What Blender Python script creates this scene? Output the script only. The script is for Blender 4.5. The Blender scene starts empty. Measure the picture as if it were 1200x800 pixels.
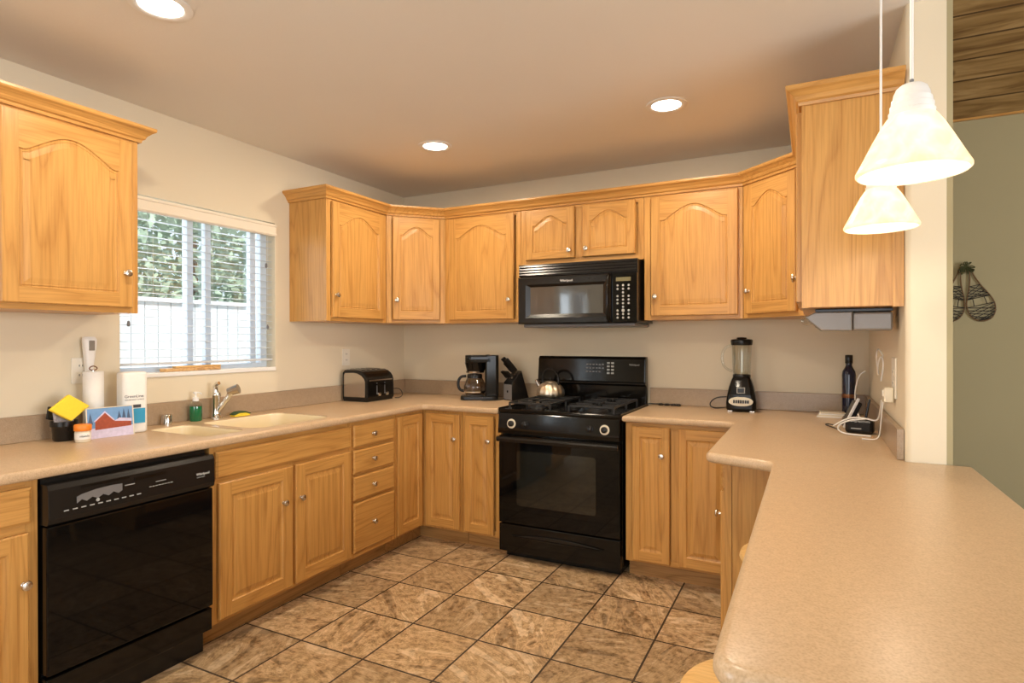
import bpy, bmesh, math, random
from mathutils import Vector, Matrix
random.seed(7)
PI = math.pi
S = bpy.context.scene
C = S.collection

# ---------------------------------------------------------------- camera, world, exposure
cam_d = bpy.data.cameras.new('camera'); cam = bpy.data.objects.new('camera', cam_d); C.objects.link(cam)
cam_d.sensor_width = 36.0; cam_d.lens = 694.5 / 1200 * 36.0; cam_d.clip_start = 0.02; cam_d.clip_end = 200
yaw, pitch, roll = .4682, -.0026, -.0019
F = Vector((-math.sin(yaw) * math.cos(pitch), math.cos(yaw) * math.cos(pitch), math.sin(pitch)))
Rv = Vector((math.cos(yaw), math.sin(yaw), 0)); U = Rv.cross(F)
Rr = Rv * math.cos(roll) + U * math.sin(roll); Ur = U * math.cos(roll) - Rv * math.sin(roll)
cam.matrix_world = Matrix(((Rr.x, Ur.x, -F.x, 2.9327), (Rr.y, Ur.y, -F.y, -3.8715), (Rr.z, Ur.z, -F.z, 1.3338), (0, 0, 0, 1)))
S.camera = cam
S.view_settings.view_transform = 'Standard'; S.view_settings.look = 'None'
S.view_settings.exposure = 0.0; S.view_settings.gamma = 1.0; S.view_settings.use_curve_mapping = False
W = bpy.data.worlds.new('sky'); S.world = W; W.use_nodes = True
wn = W.node_tree.nodes; wn['Background'].inputs[0].default_value = (.80, .90, 1.0, 1); wn['Background'].inputs[1].default_value = 1.5

def lamp(name, kind, loc, power, color=(1, 1, 1), rot=(0, 0, 0), **kw):
    d = bpy.data.lights.new(name, kind); d.energy = power; d.color = color
    for k, v in kw.items(): setattr(d, k, v)
    o = bpy.data.objects.new(name, d); o.location = loc; o.rotation_euler = rot; C.objects.link(o); return o
WARM = (1.0, .84, .64)
lamp('sun', 'SUN', (0, 0, 6), 5.0, (1, .96, .9), (math.radians(38), 0, math.radians(70)), angle=.02)
# daylight through kitchen window and patio door, then two added fills (just outside each opening)
lamp('daylight_kitchen_window', 'AREA', (-.30, -1.74, 1.62), 7, (.86, .93, 1), (0, -PI / 2, 0), shape='RECTANGLE', size=.86, size_y=.9)
lamp('daylight_patio_door', 'AREA', (-.30, -4.78, 1.05), 70, (.86, .94, 1), (0, -PI / 2, 0), shape='RECTANGLE', size=1.9, size_y=1.2)
lamp('fill_light_rear', 'AREA', (3.2, -7.45, 1.45), 86, (.97, .98, 1), (PI / 2, 0, 0), shape='RECTANGLE', size=3.4, size_y=1.7)  # added fill light behind the camera, no known window there
lamp('fill_light_living', 'AREA', (7.35, -3.2, 1.5), 190, (.98, .98, 1), (0, PI / 2, 0), shape='RECTANGLE', size=1.7, size_y=2.4)  # added fill from the unseen living side, brightens green wall and ceiling

# ---------------------------------------------------------------- material helpers
def new_mat(name):
    m = bpy.data.materials.new(name); m.use_nodes = True
    return m, m.node_tree.nodes, m.node_tree.links, m.node_tree.nodes['Principled BSDF']
def setp(b, **kw):
    al = dict(rough='Roughness', metal='Metallic', trans='Transmission Weight', ior='IOR', coat='Coat Weight', spec='Specular IOR Level')
    for k, v in kw.items(): b.inputs[al[k]].default_value = v
def mat(name, col, rough=.5, noise=.06, nscale=30, bump=0.0, bscale=200, **kw):
    m, n, l, b = new_mat(name); setp(b, rough=rough, **kw)
    tc = n.new('ShaderNodeTexCoord'); nz = n.new('ShaderNodeTexNoise'); nz.inputs['Scale'].default_value = nscale
    l.new(tc.outputs['Object'], nz.inputs['Vector'])
    mx = n.new('ShaderNodeMix'); mx.data_type = 'RGBA'
    mx.inputs['A'].default_value = tuple(c * (1 - noise) for c in col) + (1,); mx.inputs['B'].default_value = tuple(min(1, c * (1 + noise)) for c in col) + (1,)
    l.new(nz.outputs['Fac'], mx.inputs['Factor']); l.new(mx.outputs['Result'], b.inputs['Base Color'])
    if bump:
        n2 = n.new('ShaderNodeTexNoise'); n2.inputs['Scale'].default_value = bscale; n2.inputs['Detail'].default_value = 3
        l.new(tc.outputs['Object'], n2.inputs['Vector'])
        bp = n.new('ShaderNodeBump'); bp.inputs['Strength'].default_value = bump; bp.inputs['Distance'].default_value = .002
        l.new(n2.outputs['Fac'], bp.inputs['Height']); l.new(bp.outputs['Normal'], b.inputs['Normal'])
    return m
def emis(name, col, strength):
    m, n, l, b = new_mat(name); b.inputs['Base Color'].default_value = (*col, 1)
    b.inputs['Emission Color'].default_value = (*col, 1); b.inputs['Emission Strength'].default_value = strength; return m
def ramp(n, stops):
    r = n.new('ShaderNodeValToRGB'); e = r.color_ramp.elements
    while len(e) < len(stops): e.new(.5)
    for i, (p, c) in enumerate(stops): e[i].position = p; e[i].color = (*c, 1)
    return r
def wood(name, axis, light, mid, dark, rough=.32, k=1.0):
    m, n, l, b = new_mat(name); setp(b, rough=rough, spec=.4)
    tc = n.new('ShaderNodeTexCoord'); oi = n.new('ShaderNodeObjectInfo')
    mul = n.new('ShaderNodeVectorMath'); mul.operation = 'SCALE'; mul.inputs[0].default_value = (7.3, 5.1, 9.7); l.new(oi.outputs['Random'], mul.inputs['Scale'])
    add = n.new('ShaderNodeVectorMath'); l.new(tc.outputs['Object'], add.inputs[0]); l.new(mul.outputs[0], add.inputs[1])
    def mapped(a, c):
        mp = n.new('ShaderNodeMapping'); s = [a, a, a]; s['xyz'.index(axis)] = c
        mp.inputs['Scale'].default_value = s; l.new(add.outputs[0], mp.inputs['Vector']); return mp
    m1 = mapped(1, .07)                     # broad cathedral figure
    wv = n.new('ShaderNodeTexNoise'); wv.inputs['Scale'].default_value = 6.5 * k; wv.inputs['Detail'].default_value = 1.5; wv.inputs['Distortion'].default_value = .3
    l.new(m1.outputs[0], wv.inputs['Vector'])
    mm = n.new('ShaderNodeMath'); mm.operation = 'MULTIPLY'; mm.inputs[1].default_value = 13; l.new(wv.outputs['Fac'], mm.inputs[0])
    fr = n.new('ShaderNodeMath'); fr.operation = 'FRACT'; l.new(mm.outputs[0], fr.inputs[0])
    r1 = ramp(n, [(0, mid), (.25, light), (.72, light), (.95, dark), (1, mid)])
    l.new(fr.outputs[0], r1.inputs[0])
    m2 = mapped(1, .035)                    # fine pores
    nz = n.new('ShaderNodeTexNoise'); nz.inputs['Scale'].default_value = 150 * k; nz.inputs['Detail'].default_value = 4; l.new(m2.outputs[0], nz.inputs['Vector'])
    r2 = ramp(n, [(.38, tuple(.80 * x for x in mid)), (.56, light)]); l.new(nz.outputs['Fac'], r2.inputs[0])
    mx = n.new('ShaderNodeMix'); mx.data_type = 'RGBA'; mx.inputs['Factor'].default_value = .42
    l.new(r1.outputs[0], mx.inputs['A']); l.new(r2.outputs[0], mx.inputs['B'])
    m3 = mapped(1, .3); n3 = n.new('ShaderNodeTexNoise'); n3.inputs['Scale'].default_value = 3; l.new(m3.outputs[0], n3.inputs['Vector'])
    hs = n.new('ShaderNodeHueSaturation'); mr = n.new('ShaderNodeMapRange'); mr.inputs['To Min'].default_value = .86; mr.inputs['To Max'].default_value = 1.12
    l.new(n3.outputs['Fac'], mr.inputs['Value']); l.new(mr.outputs[0], hs.inputs['Value']); l.new(mx.outputs['Result'], hs.inputs['Color'])
    l.new(hs.outputs['Color'], b.inputs['Base Color'])
    bp = n.new('ShaderNodeBump'); bp.inputs['Strength'].default_value = .08; bp.inputs['Distance'].default_value = .001
    l.new(nz.outputs['Fac'], bp.inputs['Height']); l.new(bp.outputs['Normal'], b.inputs['Normal'])
    return m
OL, OM, OD = (.60, .315, .088), (.52, .255, .064), (.42, .19, .044)
M = {}
for ax in 'xyz': M['oak_' + ax] = wood('oak grain ' + ax, ax, OL, OM, OD)
M['light_wood'] = wood('pale wood', 'x', (.78, .50, .20), (.72, .44, .16), (.6, .34, .11))
M['board'] = wood('cutting board wood', 'y', (.75, .48, .22), (.62, .34, .13), (.4, .2, .07))
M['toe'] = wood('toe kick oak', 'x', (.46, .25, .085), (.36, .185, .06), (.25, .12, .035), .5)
M['wall'] = mat('cream wall paint', (.73, .64, .475), .75, .015, 3, .10, 260)
M['ceil'] = mat('ceiling paint', (.80, .765, .70), .85, .015, 3, .22, 120)
M['green'] = mat('sage green paint', (.385, .33, .185), .75, .03, 3, .08, 260)
M['white'] = mat('white paint', (.82, .80, .76), .4, .02)
M['vinyl'] = mat('white vinyl', (.72, .78, .84), .35, .02)
M['plastic'] = mat('ivory plastic', (.80, .74, .62), .35, .02)
M['blind'] = mat('blind slat', (.60, .63, .66), .45, .02)
M['valance'] = mat('blind valance', (.80, .72, .58), .45, .02)
M['black'] = mat('black gloss enamel', (.006, .005, .004), .10, .2, 40, spec=.28)
M['black2'] = mat('black plastic', (.010, .009, .008), .25, .2, 40, spec=.35)
M['iron'] = mat('cast iron', (.018, .018, .018), .30, .3, 90, .3, 400)
M['glassblk'] = mat('dark oven glass', (.003, .003, .003), .04, .1, 5, spec=.25)
M['ovenwin'] = mat('oven window glass', (.012, .012, .009), .05, .1, 5, spec=.55)
M['microwin'] = mat('microwave window', (.05, .047, .042), .05, .1, 5, spec=1.0)
M['grey'] = mat('grey plastic', (.17, .165, .165), .35, .05)
M['ltgrey'] = mat('pale grey print', (.42, .42, .40), .5, .05)
M['print'] = mat('white print', (.75, .75, .72), .5, .02)
M['ink'] = mat('dark ink', (.05, .05, .055), .6, .02)
M['chrome'] = mat('chrome', (.72, .71, .68), .12, .02, metal=1.0)
M['nickel'] = mat('brushed nickel', (.66, .62, .55), .26, .03, metal=1.0)
M['steel'] = mat('polished steel', (.55, .50, .44), .2, .04, metal=1.0)
M['kettle'] = mat('kettle steel', (.78, .68, .52), .38, .05, metal=1.0)
M['paper'] = mat('white paper towel', (.84, .81, .75), .85, .03, 60, .25, 300)
M['cream'] = mat('sink composite', (.82, .70, .47), .3, .02)
M['yellow'] = mat('yellow sponge', (.90, .66, .04), .8, .06, 90, .4, 300)
M['spgreen'] = mat('dark green scourer', (.05, .09, .03), .9, .2, 200, .5, 400)
M['orange'] = mat('orange lid', (.85, .24, .02), .4, .03)
M['teal'] = mat('teal label', (.03, .30, .50), .4, .05)
M['red'] = mat('brown red print', (.33, .06, .02), .6, .3, 90)
M['snow'] = mat('lilac snow print', (.62, .56, .72), .6, .25, 60)
M['skyprint'] = mat('blue sky print', (.16, .32, .56), .6, .2, 30)
M['pine'] = mat('pine print', (.06, .10, .18), .6, .3, 90)
M['film'] = mat('crinkled wrapper', (.42, .38, .40), .25, .6, 120, .8, 120)
M['greenliq'] = mat('green soap', (.0, .13, .045), .08, .1, 10, coat=.6)
M['navy'] = mat('dark blue glass', (.012, .013, .03), .12, .9, 25)
M['cable_w'] = mat('white cable', (.75, .73, .68), .45, .02)
M['cable_b'] = mat('black cable', (.02, .02, .02), .45, .02)
M['coff'] = mat('frosted plastic', (.24, .21, .175), .3, .03)
M['beigeplate'] = mat('cream panel', (.74, .66, .50), .35, .02)
M['twig'] = mat('bent twig', (.16, .09, .035), .7, .2)
M['lace'] = mat('dark lacing', (.015, .012, .01), .7, .1)
M['bow'] = mat('green bow', (.045, .05, .012), .8, .3, 60)
M['base'] = mat('baseboard paint', (.62, .60, .55), .5, .02)
M['fence'] = mat('white fence', (.74, .77, .80), .6, .03)
M['leaf'] = mat('leaves', (.42, .53, .40), .6, .5, 12)
M['trunk'] = mat('bark', (.18, .13, .09), .9, .2)
M['dirt'] = mat('garden ground', (.42, .38, .30), .9, .15)
M['lens'] = emis('lit lamp lens', (1, .93, .82), 14)
M['copper'] = mat('bronze band', (.20, .08, .03), .35, .2, metal=.6)
M['lcd'] = mat('display', (.16, .14, .06), .3, .05)

def glass(name, col=(1, 1, 1), rough=0.0, thin=.75):
    m, n, l, b = new_mat(name); n.remove(b); out = n['Material Output']
    t = n.new('ShaderNodeBsdfTransparent'); t.inputs[0].default_value = (*col, 1)
    g = n.new('ShaderNodeBsdfGlossy'); g.inputs['Roughness'].default_value = rough + .02
    lw = n.new('ShaderNodeLayerWeight'); lw.inputs['Blend'].default_value = 1 - thin
    mr = n.new('ShaderNodeMapRange'); mr.inputs['To Min'].default_value = .05; mr.inputs['To Max'].default_value = .6
    mx = n.new('ShaderNodeMixShader'); l.new(lw.outputs['Facing'], mr.inputs['Value']); l.new(mr.outputs[0], mx.inputs[0])
    l.new(t.outputs[0], mx.inputs[1]); l.new(g.outputs[0], mx.inputs[2]); l.new(mx.outputs[0], out.inputs[0]); return m
M['pane'] = glass('window pane', (.97, .99, 1))
M['glass'] = glass('clear glass', (.93, .94, .92), 0, .6)
M['carafe'] = glass('smoky carafe glass', (.55, .5, .44), 0, .6)

def alabaster():
    m, n, l, b = new_mat('lit alabaster glass'); setp(b, rough=.25)
    tc = n.new('ShaderNodeTexCoord'); nz = n.new('ShaderNodeTexNoise'); nz.inputs['Scale'].default_value = 14; nz.inputs['Detail'].default_value = 6; nz.inputs['Distortion'].default_value = 1.6
    l.new(tc.outputs['Object'], nz.inputs['Vector'])
    r = ramp(n, [(.35, (.90, .62, .32)), (.52, (1, .84, .58)), (.68, (1, .95, .82))]); l.new(nz.outputs['Fac'], r.inputs[0])
    b.inputs['Base Color'].default_value = (.26, .24, .20, 1)
    l.new(r.outputs[0], b.inputs['Emission Color']); b.inputs['Emission Strength'].default_value = .48
    tr = n.new('ShaderNodeBsdfTranslucent'); tr.inputs[0].default_value = (.40, .34, .25, 1)
    mx = n.new('ShaderNodeAddShader'); l.new(b.outputs[0], mx.inputs[0]); l.new(tr.outputs[0], mx.inputs[1]); l.new(mx.outputs[0], n['Material Output'].inputs[0])
    return m
M['alabaster'] = alabaster()

def counter_mat():
    m, n, l, b = new_mat('speckled beige countertop'); setp(b, rough=.30, spec=.5)
    tc = n.new('ShaderNodeTexCoord')
    a = n.new('ShaderNodeTexNoise'); a.inputs['Scale'].default_value = 230; a.inputs['Detail'].default_value = 3; l.new(tc.outputs['Object'], a.inputs['Vector'])
    r = ramp(n, [(.34, (.42, .275, .15)), (.48, (.55, .38, .225)), (.66, (.64, .465, .295))]); l.new(a.outputs['Fac'], r.inputs[0])
    c = n.new('ShaderNodeTexNoise'); c.inputs['Scale'].default_value = 60; c.inputs['Detail'].default_value = 2; l.new(tc.outputs['Object'], c.inputs['Vector'])
    r2 = ramp(n, [(.3, (.50, .35, .205)), (.7, (.60, .43, .265))]); l.new(c.outputs['Fac'], r2.inputs[0])
    mx = n.new('ShaderNodeMix'); mx.data_type = 'RGBA'; mx.inputs['Factor'].default_value = .5
    l.new(r.outputs[0], mx.inputs['A']); l.new(r2.outputs[0], mx.inputs['B']); l.new(mx.outputs['Result'], b.inputs['Base Color']); return m
M['counter'] = counter_mat()
def shaded_splash_mat():
    m = counter_mat(); m.name = 'shaded speckled beige backsplash'; n = m.node_tree.nodes
    hs = n.new('ShaderNodeHueSaturation'); hs.inputs['Saturation'].default_value = .92; hs.inputs['Value'].default_value = .68  # countertop material toned down: the strip's shading is put into its colour
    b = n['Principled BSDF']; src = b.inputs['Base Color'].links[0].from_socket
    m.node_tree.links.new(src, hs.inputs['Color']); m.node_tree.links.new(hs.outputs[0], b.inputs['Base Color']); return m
M['splash'] = shaded_splash_mat()

def tile_mat():
    m, n, l, b = new_mat('travertine look floor tiles'); L = l.new
    def math_(op, a=None, bb=None, va=None, vb=None):
        x = n.new('ShaderNodeMath'); x.operation = op
        if a is not None: L(a, x.inputs[0])
        if va is not None: x.inputs[0].default_value = va
        if bb is not None: L(bb, x.inputs[1])
        if vb is not None: x.inputs[1].default_value = vb
        return x.outputs[0]
    g = n.new('ShaderNodeNewGeometry'); sp = n.new('ShaderNodeSeparateXYZ'); L(g.outputs['Position'], sp.inputs[0])
    tx = math_('DIVIDE', math_('SUBTRACT', sp.outputs['X'], vb=.905), vb=.351); ty = math_('DIVIDE', math_('ADD', sp.outputs['Y'], vb=.890), vb=.352)
    fx, fy = math_('FRACT', math_('ADD', tx, vb=100)), math_('FRACT', math_('ADD', ty, vb=100))
    cx, cy = math_('FLOOR', tx), math_('FLOOR', ty)
    dx, dy = math_('MINIMUM', fx, math_('SUBTRACT', None, fx, va=1)), math_('MINIMUM', fy, math_('SUBTRACT', None, fy, va=1))
    d = math_('MINIMUM', dx, dy)
    grout = math_('LESS_THAN', d, vb=.0125)
    cb = n.new('ShaderNodeCombineXYZ'); L(cx, cb.inputs[0]); L(cy, cb.inputs[1])
    wn_ = n.new('ShaderNodeTexWhiteNoise'); wn_.noise_dimensions = '2D'; L(cb.outputs[0], wn_.inputs['Vector'])
    loc = n.new('ShaderNodeCombineXYZ'); L(math_('SUBTRACT', fx, vb=.5), loc.inputs[0]); L(math_('SUBTRACT', fy, vb=.5), loc.inputs[1])
    vr = n.new('ShaderNodeVectorRotate'); vr.rotation_type = 'Z_AXIS'; L(loc.outputs[0], vr.inputs['Vector'])
    L(math_('MULTIPLY', wn_.outputs['Value'], vb=6.28), vr.inputs['Angle'])
    off = n.new('ShaderNodeVectorMath'); off.operation = 'SCALE'; off.inputs['Scale'].default_value = 40; L(wn_.outputs['Color'], off.inputs[0])
    ad = n.new('ShaderNodeVectorMath'); L(vr.outputs[0], ad.inputs[0]); L(off.outputs[0], ad.inputs[1])
    mp = n.new('ShaderNodeMapping'); mp.inputs['Scale'].default_value = (.75, 2.6, 1); L(ad.outputs[0], mp.inputs['Vector'])
    v1 = n.new('ShaderNodeTexNoise'); v1.inputs['Scale'].default_value = 1.15; v1.inputs['Detail'].default_value = 9; v1.inputs['Roughness'].default_value = .62; v1.inputs['Distortion'].default_value = 1.6
    L(mp.outputs[0], v1.inputs['Vector'])
    r1 = ramp(n, [(.37, (.12, .075, .04)), (.43, (.32, .21, .12)), (.475, (.62, .45, .28)), (.505, (.27, .17, .09)), (.535, (.60, .44, .27)), (.565, (.34, .225, .12)), (.61, (.74, .58, .40)), (.75, (.76, .62, .45))])
    L(v1.outputs['Fac'], r1.inputs[0])
    v2 = n.new('ShaderNodeTexNoise'); v2.inputs['Scale'].default_value = 9; v2.inputs['Detail'].default_value = 8; v2.inputs['Roughness'].default_value = .75; L(ad.outputs[0], v2.inputs['Vector'])
    r2 = ramp(n, [(.40, (.07, .042, .024)), (.47, (.40, .28, .16)), (.56, (.72, .55, .37))]); L(v2.outputs['Fac'], r2.inputs[0])
    mx = n.new('ShaderNodeMix'); mx.data_type = 'RGBA'; mx.inputs['Factor'].default_value = .38; L(r1.outputs[0], mx.inputs['A']); L(r2.outputs[0], mx.inputs['B'])
    hs = n.new('ShaderNodeHueSaturation'); mr = n.new('ShaderNodeMapRange'); mr.inputs['To Min'].default_value = .80; mr.inputs['To Max'].default_value = 1.12
    spc = n.new('ShaderNodeSeparateColor'); L(wn_.outputs['Color'], spc.inputs[0]); L(spc.outputs[1], mr.inputs['Value']); L(mr.outputs[0], hs.inputs['Value'])
    hs.inputs['Saturation'].default_value = 1.12; L(mx.outputs['Result'], hs.inputs['Color'])
    m2 = n.new('ShaderNodeMix'); m2.data_type = 'RGBA'; L(grout, m2.inputs['Factor']); L(hs.outputs[0], m2.inputs['A']); m2.inputs['B'].default_value = (.055, .035, .022, 1)
    L(m2.outputs['Result'], b.inputs['Base Color'])
    L(math_('ADD', math_('MULTIPLY', grout, vb=.4), vb=.38), b.inputs['Roughness'])
    bp = n.new('ShaderNodeBump'); bp.inputs['Strength'].default_value = .5; bp.inputs['Distance'].default_value = .003
    L(math_('ADD', math_('MULTIPLY', grout, vb=-1), math_('MULTIPLY', v2.outputs['Fac'], vb=.35)), bp.inputs['Height']); L(bp.outputs['Normal'], b.inputs['Normal'])
    return m
M['tile'] = tile_mat()

def plank_mat():
    m, n, l, b = new_mat('knotty pine planks'); setp(b, rough=.4)
    tc = n.new('ShaderNodeTexCoord'); sp = n.new('ShaderNodeSeparateXYZ'); l.new(tc.outputs['Object'], sp.inputs[0])
    dv = n.new('ShaderNodeMath'); dv.operation = 'DIVIDE'; dv.inputs[1].default_value = .14; l.new(sp.outputs['Y'], dv.inputs[0])
    fr = n.new('ShaderNodeMath'); fr.operation = 'FRACT'; l.new(dv.outputs[0], fr.inputs[0]); fl = n.new('ShaderNodeMath'); fl.operation = 'FLOOR'; l.new(dv.outputs[0], fl.inputs[0])
    lt = n.new('ShaderNodeMath'); lt.operation = 'LESS_THAN'; lt.inputs[1].default_value = .07; l.new(fr.outputs[0], lt.inputs[0])
    cb = n.new('ShaderNodeCombineXYZ'); l.new(sp.outputs['X'], cb.inputs[0]); l.new(sp.outputs['Y'], cb.inputs[1])
    ml = n.new('ShaderNodeMath'); ml.operation = 'MULTIPLY'; ml.inputs[1].default_value = 3.7; l.new(fl.outputs[0], ml.inputs[0]); l.new(ml.outputs[0], cb.inputs[2])
    mp = n.new('ShaderNodeMapping'); mp.inputs['Scale'].default_value = (.9, 7, 1); l.new(cb.outputs[0], mp.inputs['Vector'])
    nz = n.new('ShaderNodeTexNoise'); nz.inputs['Scale'].default_value = 2.2; nz.inputs['Detail'].default_value = 6; nz.inputs['Distortion'].default_value = 1.2; l.new(mp.outputs[0], nz.inputs['Vector'])
    r = ramp(n, [(.3, (.13, .066, .02)), (.45, (.25, .15, .052)), (.6, (.35, .225, .09)), (.8, (.40, .27, .12))]); l.new(nz.outputs['Fac'], r.inputs[0])
    vo = n.new('ShaderNodeTexVoronoi'); vo.inputs['Scale'].default_value = 2.6; l.new(cb.outputs[0], vo.inputs['Vector'])
    kn = ramp(n, [(.05, (.10, .05, .03)), (.10, (1, 1, 1))]); l.new(vo.outputs['Distance'], kn.inputs[0])
    mk = n.new('ShaderNodeMix'); mk.data_type = 'RGBA'; mk.blend_type = 'MULTIPLY'; mk.inputs['Factor'].default_value = 1; l.new(r.outputs[0], mk.inputs['A']); l.new(kn.outputs[0], mk.inputs['B'])
    mx = n.new('ShaderNodeMix'); mx.data_type = 'RGBA'; l.new(lt.outputs[0], mx.inputs['Factor']); l.new(mk.outputs['Result'], mx.inputs['A']); mx.inputs['B'].default_value = (.07, .035, .012, 1)
    l.new(mx.outputs['Result'], b.inputs['Base Color']); return m
M['plank'] = plank_mat()

# ---------------------------------------------------------------- geometry helpers
class MB:
    def __init__(s): s.v = []; s.f = []; s.m = []; s.s = []
    def add(s, vs, fs, mat=0, smooth=False, T=None):
        o = len(s.v)
        s.v += [tuple(T @ Vector(p)) if T is not None else tuple(p) for p in vs]
        for f in fs: s.f.append(tuple(i + o for i in f)); s.m.append(mat); s.s.append(smooth)
        return s
    def bm(s, b, mat=0, smooth=False, T=None):
        b.verts.index_update(); s.add([v.co.copy() for v in b.verts], [[v.index for v in f.verts] for f in b.faces], mat, smooth, T); b.free(); return s
    def box(s, x0, y0, z0, x1, y1, z1, mat=0, bev=0, T=None, seg=2):
        b = bmesh.new(); bmesh.ops.create_cube(b, size=1)
        for v in b.verts: v.co = Vector((x0 + (v.co.x + .5) * (x1 - x0), y0 + (v.co.y + .5) * (y1 - y0), z0 + (v.co.z + .5) * (z1 - z0)))
        if bev: bmesh.ops.bevel(b, geom=b.edges[:], offset=bev, segments=seg, affect='EDGES', profile=.5)
        return s.bm(b, mat, False, T)
    def lathe(s, prof, n=32, mat=0, T=None, smooth=True, rib=None):
        vs = []; fs = []
        for r, z in prof:
            for i in range(n):
                a = 2 * PI * i / n; rr = r * (rib(a, z) if rib else 1); vs.append((rr * math.cos(a), rr * math.sin(a), z))
        for j in range(len(prof) - 1):
            for i in range(n):
                k = (i + 1) % n; fs.append((j * n + i, j * n + k, (j + 1) * n + k, (j + 1) * n + i))
        if prof[0][0] > 1e-5: fs.append(tuple(reversed(range(n))))
        if prof[-1][0] > 1e-5: fs.append(tuple((len(prof) - 1) * n + i for i in range(n)))
        return s.add(vs, fs, mat, smooth, T)
    def cyl(s, p0, p1, r0, r1=None, n=20, mat=0, smooth=True, T=None):
        p0, p1 = Vector(p0), Vector(p1); d = p1 - p0; r1 = r0 if r1 is None else r1
        q = Matrix.Translation(p0) @ d.to_track_quat('Z', 'Y').to_matrix().to_4x4(); h = d.length
        e = min(.0008, h * .1)
        if T is not None: q = T @ q
        return s.lathe([(max(r0 - e, 1e-4), 0), (r0, e), (r1, h - e), (max(r1 - e, 1e-4), h)], n, mat, q, smooth)
    def tube(s, pts, r, n=8, mat=0, closed=False, T=None, smooth_pts=0):
        P = [Vector(p) for p in pts]
        for _ in range(smooth_pts):
            Q = []
            N = len(P); rng = range(N if closed else N - 1)
            if not closed: Q.append(P[0])
            for i in rng:
                a, b = P[i], P[(i + 1) % N]; Q += [a * .75 + b * .25, a * .25 + b * .75]
            if not closed: Q.append(P[-1])
            P = Q
        N = len(P); vs = []; fs = []; up = None
        for i in range(N):
            a = P[(i - 1) % N] if (closed or i) else P[0]; b = P[(i + 1) % N] if (closed or i < N - 1) else P[-1]
            t = (b - a).normalized() if (b - a).length > 1e-9 else Vector((0, 0, 1))
            if up is None: up = Vector((0, 0, 1)) if abs(t.z) < .9 else Vector((1, 0, 0))
            u = (up - t * up.dot(t)); u = u.normalized() if u.length > 1e-6 else t.orthogonal().normalized(); up = u; w = t.cross(u)
            rr = r[i * len(r) // N] if isinstance(r, (list, tuple)) else r
            for k in range(n): vs.append(P[i] + (u * math.cos(2 * PI * k / n) + w * math.sin(2 * PI * k / n)) * rr)
        for i in range(N if closed else N - 1):
            j = (i + 1) % N
            for k in range(n): q = (k + 1) % n; fs.append((i * n + k, i * n + q, j * n + q, j * n + k))
        if not closed: fs.append(tuple(reversed(range(n)))); fs.append(tuple((N - 1) * n + k for k in range(n)))
        return s.add(vs, fs, mat, True, T)
    def prism(s, poly, a0, a1, axis='z', mat=0, bev=0, T=None, seg=3, pred=None, smooth=False):
        b = bmesh.new()
        def P(p, h): return {'z': (p[0], p[1], h), 'x': (h, p[0], p[1]), 'y': (p[0], h, p[1])}[axis]
        lo = [b.verts.new(P(p, a0)) for p in poly]; hi = [b.verts.new(P(p, a1)) for p in poly]
        N = len(poly); b.faces.new(lo); b.faces.new(hi)
        for i in range(N): b.faces.new((lo[i], lo[(i + 1) % N], hi[(i + 1) % N], hi[i]))
        bmesh.ops.recalc_face_normals(b, faces=b.faces[:])
        if bev:
            es = []
            for ring in (lo, hi):
                for i in range(N):
                    if pred is None or pred(poly[i], poly[(i + 1) % N]):
                        e = b.edges.get((ring[i], ring[(i + 1) % N])); es.append(e)
            bmesh.ops.bevel(b, geom=es, offset=bev, segments=seg, affect='EDGES', profile=.5)
        return s.bm(b, mat, smooth, T)
    def build(s, name, mats, parent=None, loc=None, rot=None):
        me = bpy.data.meshes.new(name); me.from_pydata(s.v, [], s.f); me.update()
        if isinstance(mats, str): mats = [mats]
        for k in mats: me.materials.append(M[k])
        me.polygons.foreach_set('material_index', [min(i, len(mats) - 1) for i in s.m]); me.polygons.foreach_set('use_smooth', s.s); me.update()
        b = bmesh.new(); b.from_mesh(me); bmesh.ops.recalc_face_normals(b, faces=b.faces[:]); b.to_mesh(me); b.free()
        if any(s.s): me.set_sharp_from_angle(angle=math.radians(38))
        o = bpy.data.objects.new(name, me); C.objects.link(o)
        if parent is not None: o.parent = parent
        if loc is not None: o.location = loc
        if rot is not None: o.rotation_euler = rot
        return o
def tag(o, label=None, cat=None, group=None, kind=None):
    if label: o['label'] = label
    if cat: o['category'] = cat
    if group: o['group'] = group
    if kind: o['kind'] = kind
    return o
def thing(name, label, cat, loc=(0, 0, 0), rz=0, group=None):
    o = bpy.data.objects.new(name, None); o.empty_display_size = .05; C.objects.link(o); o.location = loc; o.rotation_euler = (0, 0, rz)
    return tag(o, label, cat, group)
def struct(name, mb, mats):
    return tag(mb.build(name, mats), kind='structure')
def dup(root, loc, rz=None, label=None):
    r = root.copy(); C.objects.link(r); r.location = loc
    if rz is not None: r.rotation_euler = (0, 0, rz)
    if label: r['label'] = label
    for ch in list(root.children):
        c = ch.copy(); C.objects.link(c); c.parent = r
        for g in list(ch.children):
            d = g.copy(); C.objects.link(d); d.parent = c
    return r
def text(name, body, size, m, parent, loc, rot=(PI / 2, 0, 0), ext=.0004, sx=1.0, shear=0):
    cu = bpy.data.curves.new(name, 'FONT'); cu.body = body; cu.size = size; cu.extrude = ext; cu.shear = shear; cu.resolution_u = 3
    t = bpy.data.objects.new(name, cu); C.objects.link(t); bpy.context.view_layer.update()
    me = bpy.data.meshes.new_from_object(t.evaluated_get(bpy.context.evaluated_depsgraph_get())); bpy.data.objects.remove(t)
    me.materials.clear(); me.materials.append(M[m]); o = bpy.data.objects.new(name, me); C.objects.link(o)
    o.parent = parent; o.location = loc; o.rotation_euler = rot; o.scale = (sx, 1, 1); return o
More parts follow.
